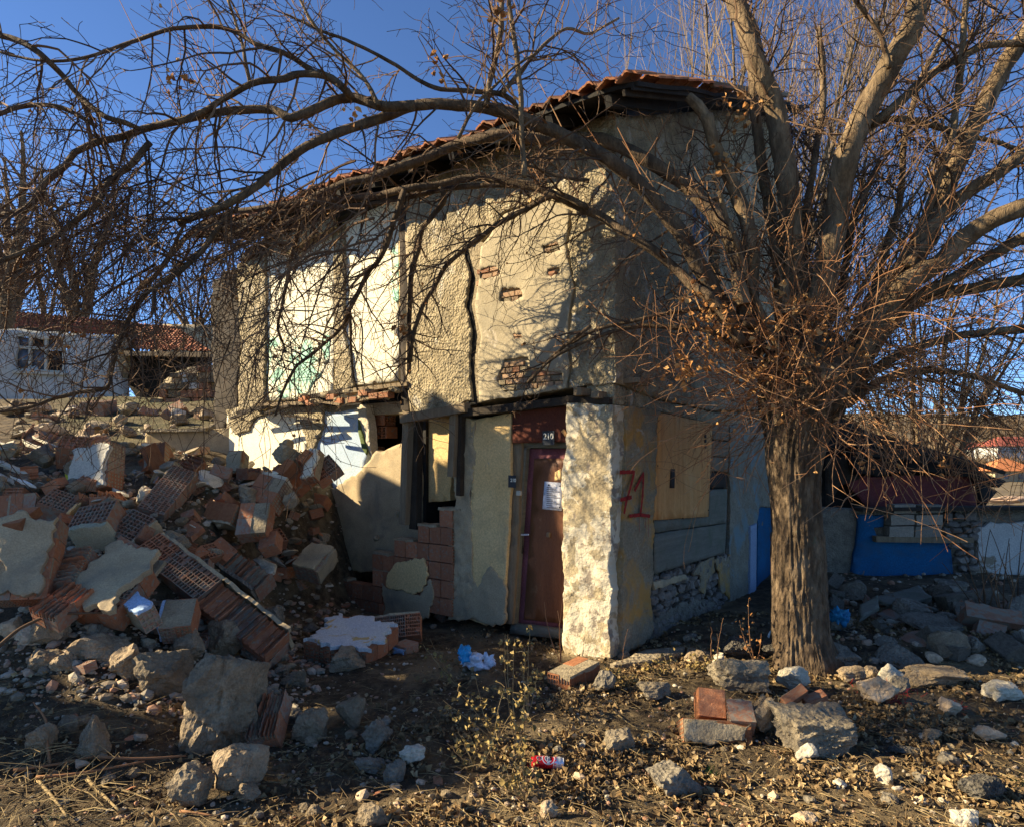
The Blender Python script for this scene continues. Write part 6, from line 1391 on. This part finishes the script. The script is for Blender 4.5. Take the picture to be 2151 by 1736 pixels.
for i in range(13):
    a = math.pi * (.15 + i / 12 * .95); V += [pb + Vector((.05 + .12 * math.cos(a) * -1 * .5, .02, .01 + .13 * math.sin(a))), pb + Vector((.05 - .055 * math.cos(a) * .3, 0, .01 + .115 * math.sin(a) * (1 - .6 * abs(math.cos(a)))))]
    if i: k = len(V); Fs.append((k - 4, k - 3, k - 1, k - 2))
o = mesh('plate_fragment', V, Fs, m_whitepl, base=pb); sm = o.modifiers.new('s', 'SOLIDIFY'); sm.thickness = .008; tag(o, 'white curved plate fragment glowing beside the trunk foot', 'plate fragment')
mb = MB(); fr_ = random.Random(4)
for (u, v, n, s) in ((1860, 1462, 90, .1), (1846, 1452, 50, .1), (1880, 1480, 50, .05), (2008, 1492, 26, .035)):
    b = hit(u, v)
    for k in range(n):
        p = b + Vector((fr_.gauss(0, s), fr_.gauss(0, s * .6), .02)); p.z = gz(p.x, p.y) + .03; d = Vector((fr_.gauss(0, 1), fr_.gauss(0, 1), fr_.gauss(0, .3))).normalized(); mb.add(tube([p, p + d * .03, p + d * .06 + Vector((0, 0, .01))], [.0018] * 3, 3, False))
tag(mb.obj('red_fibres', m_redfibre), 'matted red fibres caught on the soil by the smooth tan stone', 'fibres', kind='stuff')
def stick(label, pts, r, mat, dz=.02, name='stick', lift=None):
    q = []
    for i, (u, v) in enumerate(pts): p = hit(u, v); p.z = gz(p.x, p.y) + dz + (lift[i] if lift else 0); q.append(p)
    path = cat_rom(q, .05); d = path[0].y; vf = tube(path, [r * d / 1400 * (1 - .5 * i / len(path)) for i in range(len(path))], 7, rough=.25); tag(mesh(name, vf[0], vf[1], mat, base=q[0], smooth=True), label, 'stick', 'sticks lying on the ground')
stick('dark crooked branch lying over stones at the left edge', [(-8, 1410), (30, 1392), (60, 1386), (110, 1370), (165, 1362), (240, 1345)], 4, m_twig, .12, lift=[.05, .1, .14, .16, .15, .1])
stick('reddish stick, left end of the long pair in the lower left', [(28, 1634), (120, 1620), (198, 1604)], 3.6, m_shoot, .04)
stick('thick reddish stick continuing to the right before the split stone', [(206, 1609), (300, 1613), (390, 1603)], 3.6, m_shoot, .05)
stick('bright reddish stick just below the long pair, lower left', [(76, 1656), (150, 1650), (210, 1638), (304, 1622)], 3.6, m_shoot, .06)
stick('pale stick crossing to the lower left bottom edge', [(80, 1657), (110, 1690), (142, 1734)], 3.8, m_straw, .04)
stick('pale stick slanting towards bottom, right of the squat straw', [(183, 1650), (215, 1684), (250, 1720)], 4, m_straw, .04)
stick('upright forked brown stick leaning among straw at lower left', [(105, 1620), (99, 1590), (96, 1558), (70, 1534)], 3, m_shoot, .03, lift=[0, .05, .1, .14])
stick('thin stick below the split stone at bottom left', [(212, 1658), (270, 1672), (326, 1690)], 1.8, m_straw)
stick('short reddish stick near the bottom edge below the split stone', [(378, 1712), (415, 1716), (454, 1724)], 3, m_shoot)
stick('curved tan stick behind the drink can', [(1106, 1560), (1160, 1564), (1200, 1574), (1236, 1590)], 2.6, m_straw, .02)
stick('thin pale stick among the leaves lower right', [(1290, 1500), (1330, 1530), (1370, 1545)], 1.6, m_straw)
stick('dark thin stick at the left edge under the straw', [(-6, 1662), (40, 1662), (76, 1655)], 2.6, m_twig)
def weed(label, u, v, tips, name='dry_weed', r=.004, leaves=30, mat=None, lmat=None, ls=(.02, .045)):
    b = hit(u, v); e = empty(name, b, label, 'weed', 'dry weeds standing in the yard'); mb = MB(); lf = MB(); wr = random.Random(int(u + v))
    for (tu, tv) in tips:
        t = P(tu, tv, b.y + wr.uniform(-.1, .1)); n = 9; pts = []
        bow = Vector((wr.uniform(-.03, .03), wr.uniform(-.03, .03), 0))
        for i in range(n + 1):
            s = i / n; pts.append(b.lerp(t, s) + bow * math.sin(s * 3.14) + Vector((wr.gauss(0, .003), 0, wr.gauss(0, .002))))
        mb.add(tube(pts, [r * (1 - .6 * i / n) for i in range(n + 1)], 4, False))
        for k in range(int(leaves * .6)):
            s = wr.uniform(.15, 1) ** .8; p = b.lerp(t, s) + bow * math.sin(s * 3.14); q = p + Vector((wr.gauss(0, .03), wr.gauss(0, .03), wr.gauss(-.012, .02)))
            if wr.random() < .35: mb.add(tube([p, (p + q) / 2 + ZZ * .008, q], [.0015] * 3, 3, False))
            lf.add(leafv(q, wr.uniform(*ls), wr, 2.5, .6))
    mb.obj('stems', mat or m_straw, e); 
    if leaves: o = lf.obj('leaves', lmat or m_weedleaf, e); o['kind'] = 'stuff'
    return e
weed('leafy dry weed clump, tallest in the middle before the doorway', 1090, 1600, [(1082, 1340), (1095, 1400), (1060, 1330), (1110, 1420)], leaves=34)
weed('dry weed with hooked tip left of the plastic bag', 960, 1440, [(888, 1352), (902, 1340), (930, 1400)], leaves=14)
weed('yellow leafed weed spreading over the flat smooth slab', 1040, 1560, [(1000, 1420), (960, 1450), (930, 1470), (1060, 1440)], leaves=32)
weed('slender seed headed stalk right of the plastic bag', 1070, 1470, [(1066, 1330)], leaves=10)
weed('bent curling weed before the door sill', 1110, 1500, [(1112, 1316), (1104, 1360), (1130, 1400)], leaves=26)
weed('low pale weed beside the drink can', 1100, 1680, [(1080, 1560), (1096, 1540), (1120, 1590), (1060, 1600)], leaves=36)
weed('sprawling yellow weed on the shade line', 1000, 1620, [(960, 1530), (1010, 1540), (940, 1560), (1040, 1530)], leaves=26)
weed('bare brown stalks against the left side of the pillar', 1178, 1392, [(1142, 1264), (1172, 1280), (1176, 1300), (1186, 1240)], leaves=0, mat=m_shoot, r=.006)
weed('thin bare stalk at the pillar corner', 1228, 1396, [(1230, 1326), (1226, 1350)], leaves=0, r=.004)
weed('single thin stalk before the shaded pillar face', 1308, 1400, [(1320, 1320)], leaves=0, mat=m_shoot, r=.004)
weed('brown stalk with side twigs left of the lava like lump', 1498, 1400, [(1494, 1316), (1506, 1330)], leaves=3, mat=m_shoot, r=.005)
weed('straight tall reddish stalk right of the twiggy one', 1512, 1420, [(1520, 1296)], leaves=0, mat=m_shoot, r=.005)
weed('dead plant with orange curled leaves before the blue door', 1588, 1400, [(1572, 1256), (1552, 1300), (1600, 1330)], leaves=16, mat=m_shoot, lmat=m_leaforange, r=.005)
weed('yellow weed tuft between pillar and brick stack', 1300, 1440, [(1270, 1400), (1300, 1396), (1330, 1410), (1350, 1420)], leaves=30)
weed('yellow leafed tuft above the brick stack', 1400, 1420, [(1380, 1380), (1420, 1370), (1350, 1390)], leaves=30)
weed('low dry tuft left of the asphalt slab', 1480, 1410, [(1460, 1370), (1500, 1380), (1440, 1390)], leaves=30)
for k, (u, v) in enumerate([(2070, 1300), (2110, 1320), (2140, 1290)]):
    weed(['tangle of dark stems leaning on the white flaking wall', 'dark brush before the white flaking wall', 'dark stems cut by the right edge'][k], u, v, [(u - 60, v - 180), (u - 20, v - 150), (u + 10, v - 190), (u - 90, v - 120), (u + 40, v - 140)], leaves=0, mat=m_twig, r=.008)
gb = MB(); gr = random.Random(2)
for (u, v, n) in ((1494, 1628, 34), (2140, 1650, 40), (2130, 1420, 10), (120, 1720, 30)):
    b = hit(u, v)
    for k in range(n):
        p = b + Vector((gr.gauss(0, .035), gr.gauss(0, .035), 0)); t = p + Vector((gr.gauss(0, .02), gr.gauss(0, .02), gr.uniform(.03, .07))); i = len(gb.v); gb.v += [p - Vector((.002, 0, 0)), p + Vector((.002, 0, 0)), t]; gb.f.append((i, i + 1, i + 2))
tag(gb.obj('grass_tufts', m_grass), 'few fresh green grass tufts in the leaf litter', 'grass', kind='stuff')

# ---- leaf litter, straw and gravel (nobody could count them)
ll = MB(); lb = MB(); r_ = random.Random(77)
def yd(rs, a, b): # denser towards the camera in proportion to what the picture shows
    t = rs.random(); return 1 / (1 / a + (1 / b - 1 / a) * t)
n = 0
while n < 24000:
    y = yd(r_, 2.9, 8.0); x = y * r_.uniform(-.80, .80)
    dn = .10 + .90 * sst(-.9, .6, x + .5 * (5 - y) * (y < 5)) ; dn *= .12 + 1.1 * sst(-.15, .22, nz(x, y, 5, 1.9, 4))
    if x < -1.9 and y > 5.2: dn *= .12
    if r_.random() > dn: continue
    p = Vector((x, y, gz(x, y) + .022 * nz(x, y, 1, 3.2, 4) + .016 * nz(x, y, 9, 13, 3) + r_.uniform(.002, .022)))
    ll.add(leafv(p, r_.choice((.012, .018, .022, .028, .036, .052)) * r_.uniform(.8, 1.2), r_, .9, .7)); n += 1
tag(ll.obj('leaf_litter', m_leafdry), 'dry fallen leaves covering the yard', 'leaf litter', kind='stuff')
for k in range(3600):
    y = yd(r_, 2.9, 7.5); x = y * r_.uniform(-.8, .8); p = Vector((x, y, gz(x, y) + .03)); a = r_.uniform(0, 6.28); L = r_.uniform(.04, .16); d = Vector((math.cos(a), math.sin(a), r_.uniform(-.1, .25)))
    lb.add(tube([p, p + d * L * .5 + ZZ * r_.uniform(0, .01), p + d * L], [.0016, .0014, .001], 3, False))
for k in range(110):  # straw heap, lower left
    p = hit(r_.uniform(0, 200), r_.uniform(1560, 1735)); p.z += .04; a = r_.uniform(0, 6.28); L = r_.uniform(.1, .42); d = Vector((math.cos(a), math.sin(a), r_.uniform(-.1, .4)))
    lb.add(tube([p, p + d * L * .5 + ZZ * .02, p + d * L], [.0026, .0022, .0012], 4, False))
tag(lb.obj('straw', m_straw), 'loose straw and broken stalks on the soil', 'straw', kind='stuff')
D0, F0 = ico(1); gv_ = []; gfc = []; nb = 0; rs = np.random.RandomState(4)
def pebbles(n, ya, yb, xa, xb, s0, s1, cond=None):
    global nb
    k = 0
    while k < n:
        y = yd(r_, ya, yb); x = y * r_.uniform(xa, xb)
        if cond and not cond(x, y): continue
        s = s0 + (s1 - s0) * r_.random() ** 3; z = gz(x, y) + s * .15
        A = D0 * (1 + .35 * (rs.rand(len(D0), 1) - .5)) * np.array((s, s * r_.uniform(.6, 1), s * r_.uniform(.4, .8))); a = r_.uniform(0, 6.28); c, q = math.cos(a), math.sin(a)
        gv_.append(A @ np.array(((c, q, 0), (-q, c, 0), (0, 0, 1))) + np.array((x, y, z))); gfc.extend([tuple(i + nb for i in f) for f in F0]); nb += len(D0); k += 1
_ok = D0
pebbles(5200, 2.9, 7.5, -.8, .8, .005, .024)
pebbles(3400, 4.6, 10.5, -.82, -.22, .012, .06, lambda x, y: x < -1.6)
pebbles(700, 6.3, 10, .45, .82, .012, .06)
tag(mesh('gravel', np.vstack(gv_), gfc, m_pebble), 'gravel and mortar crumbs scattered through the rubble', 'gravel', kind='stuff')
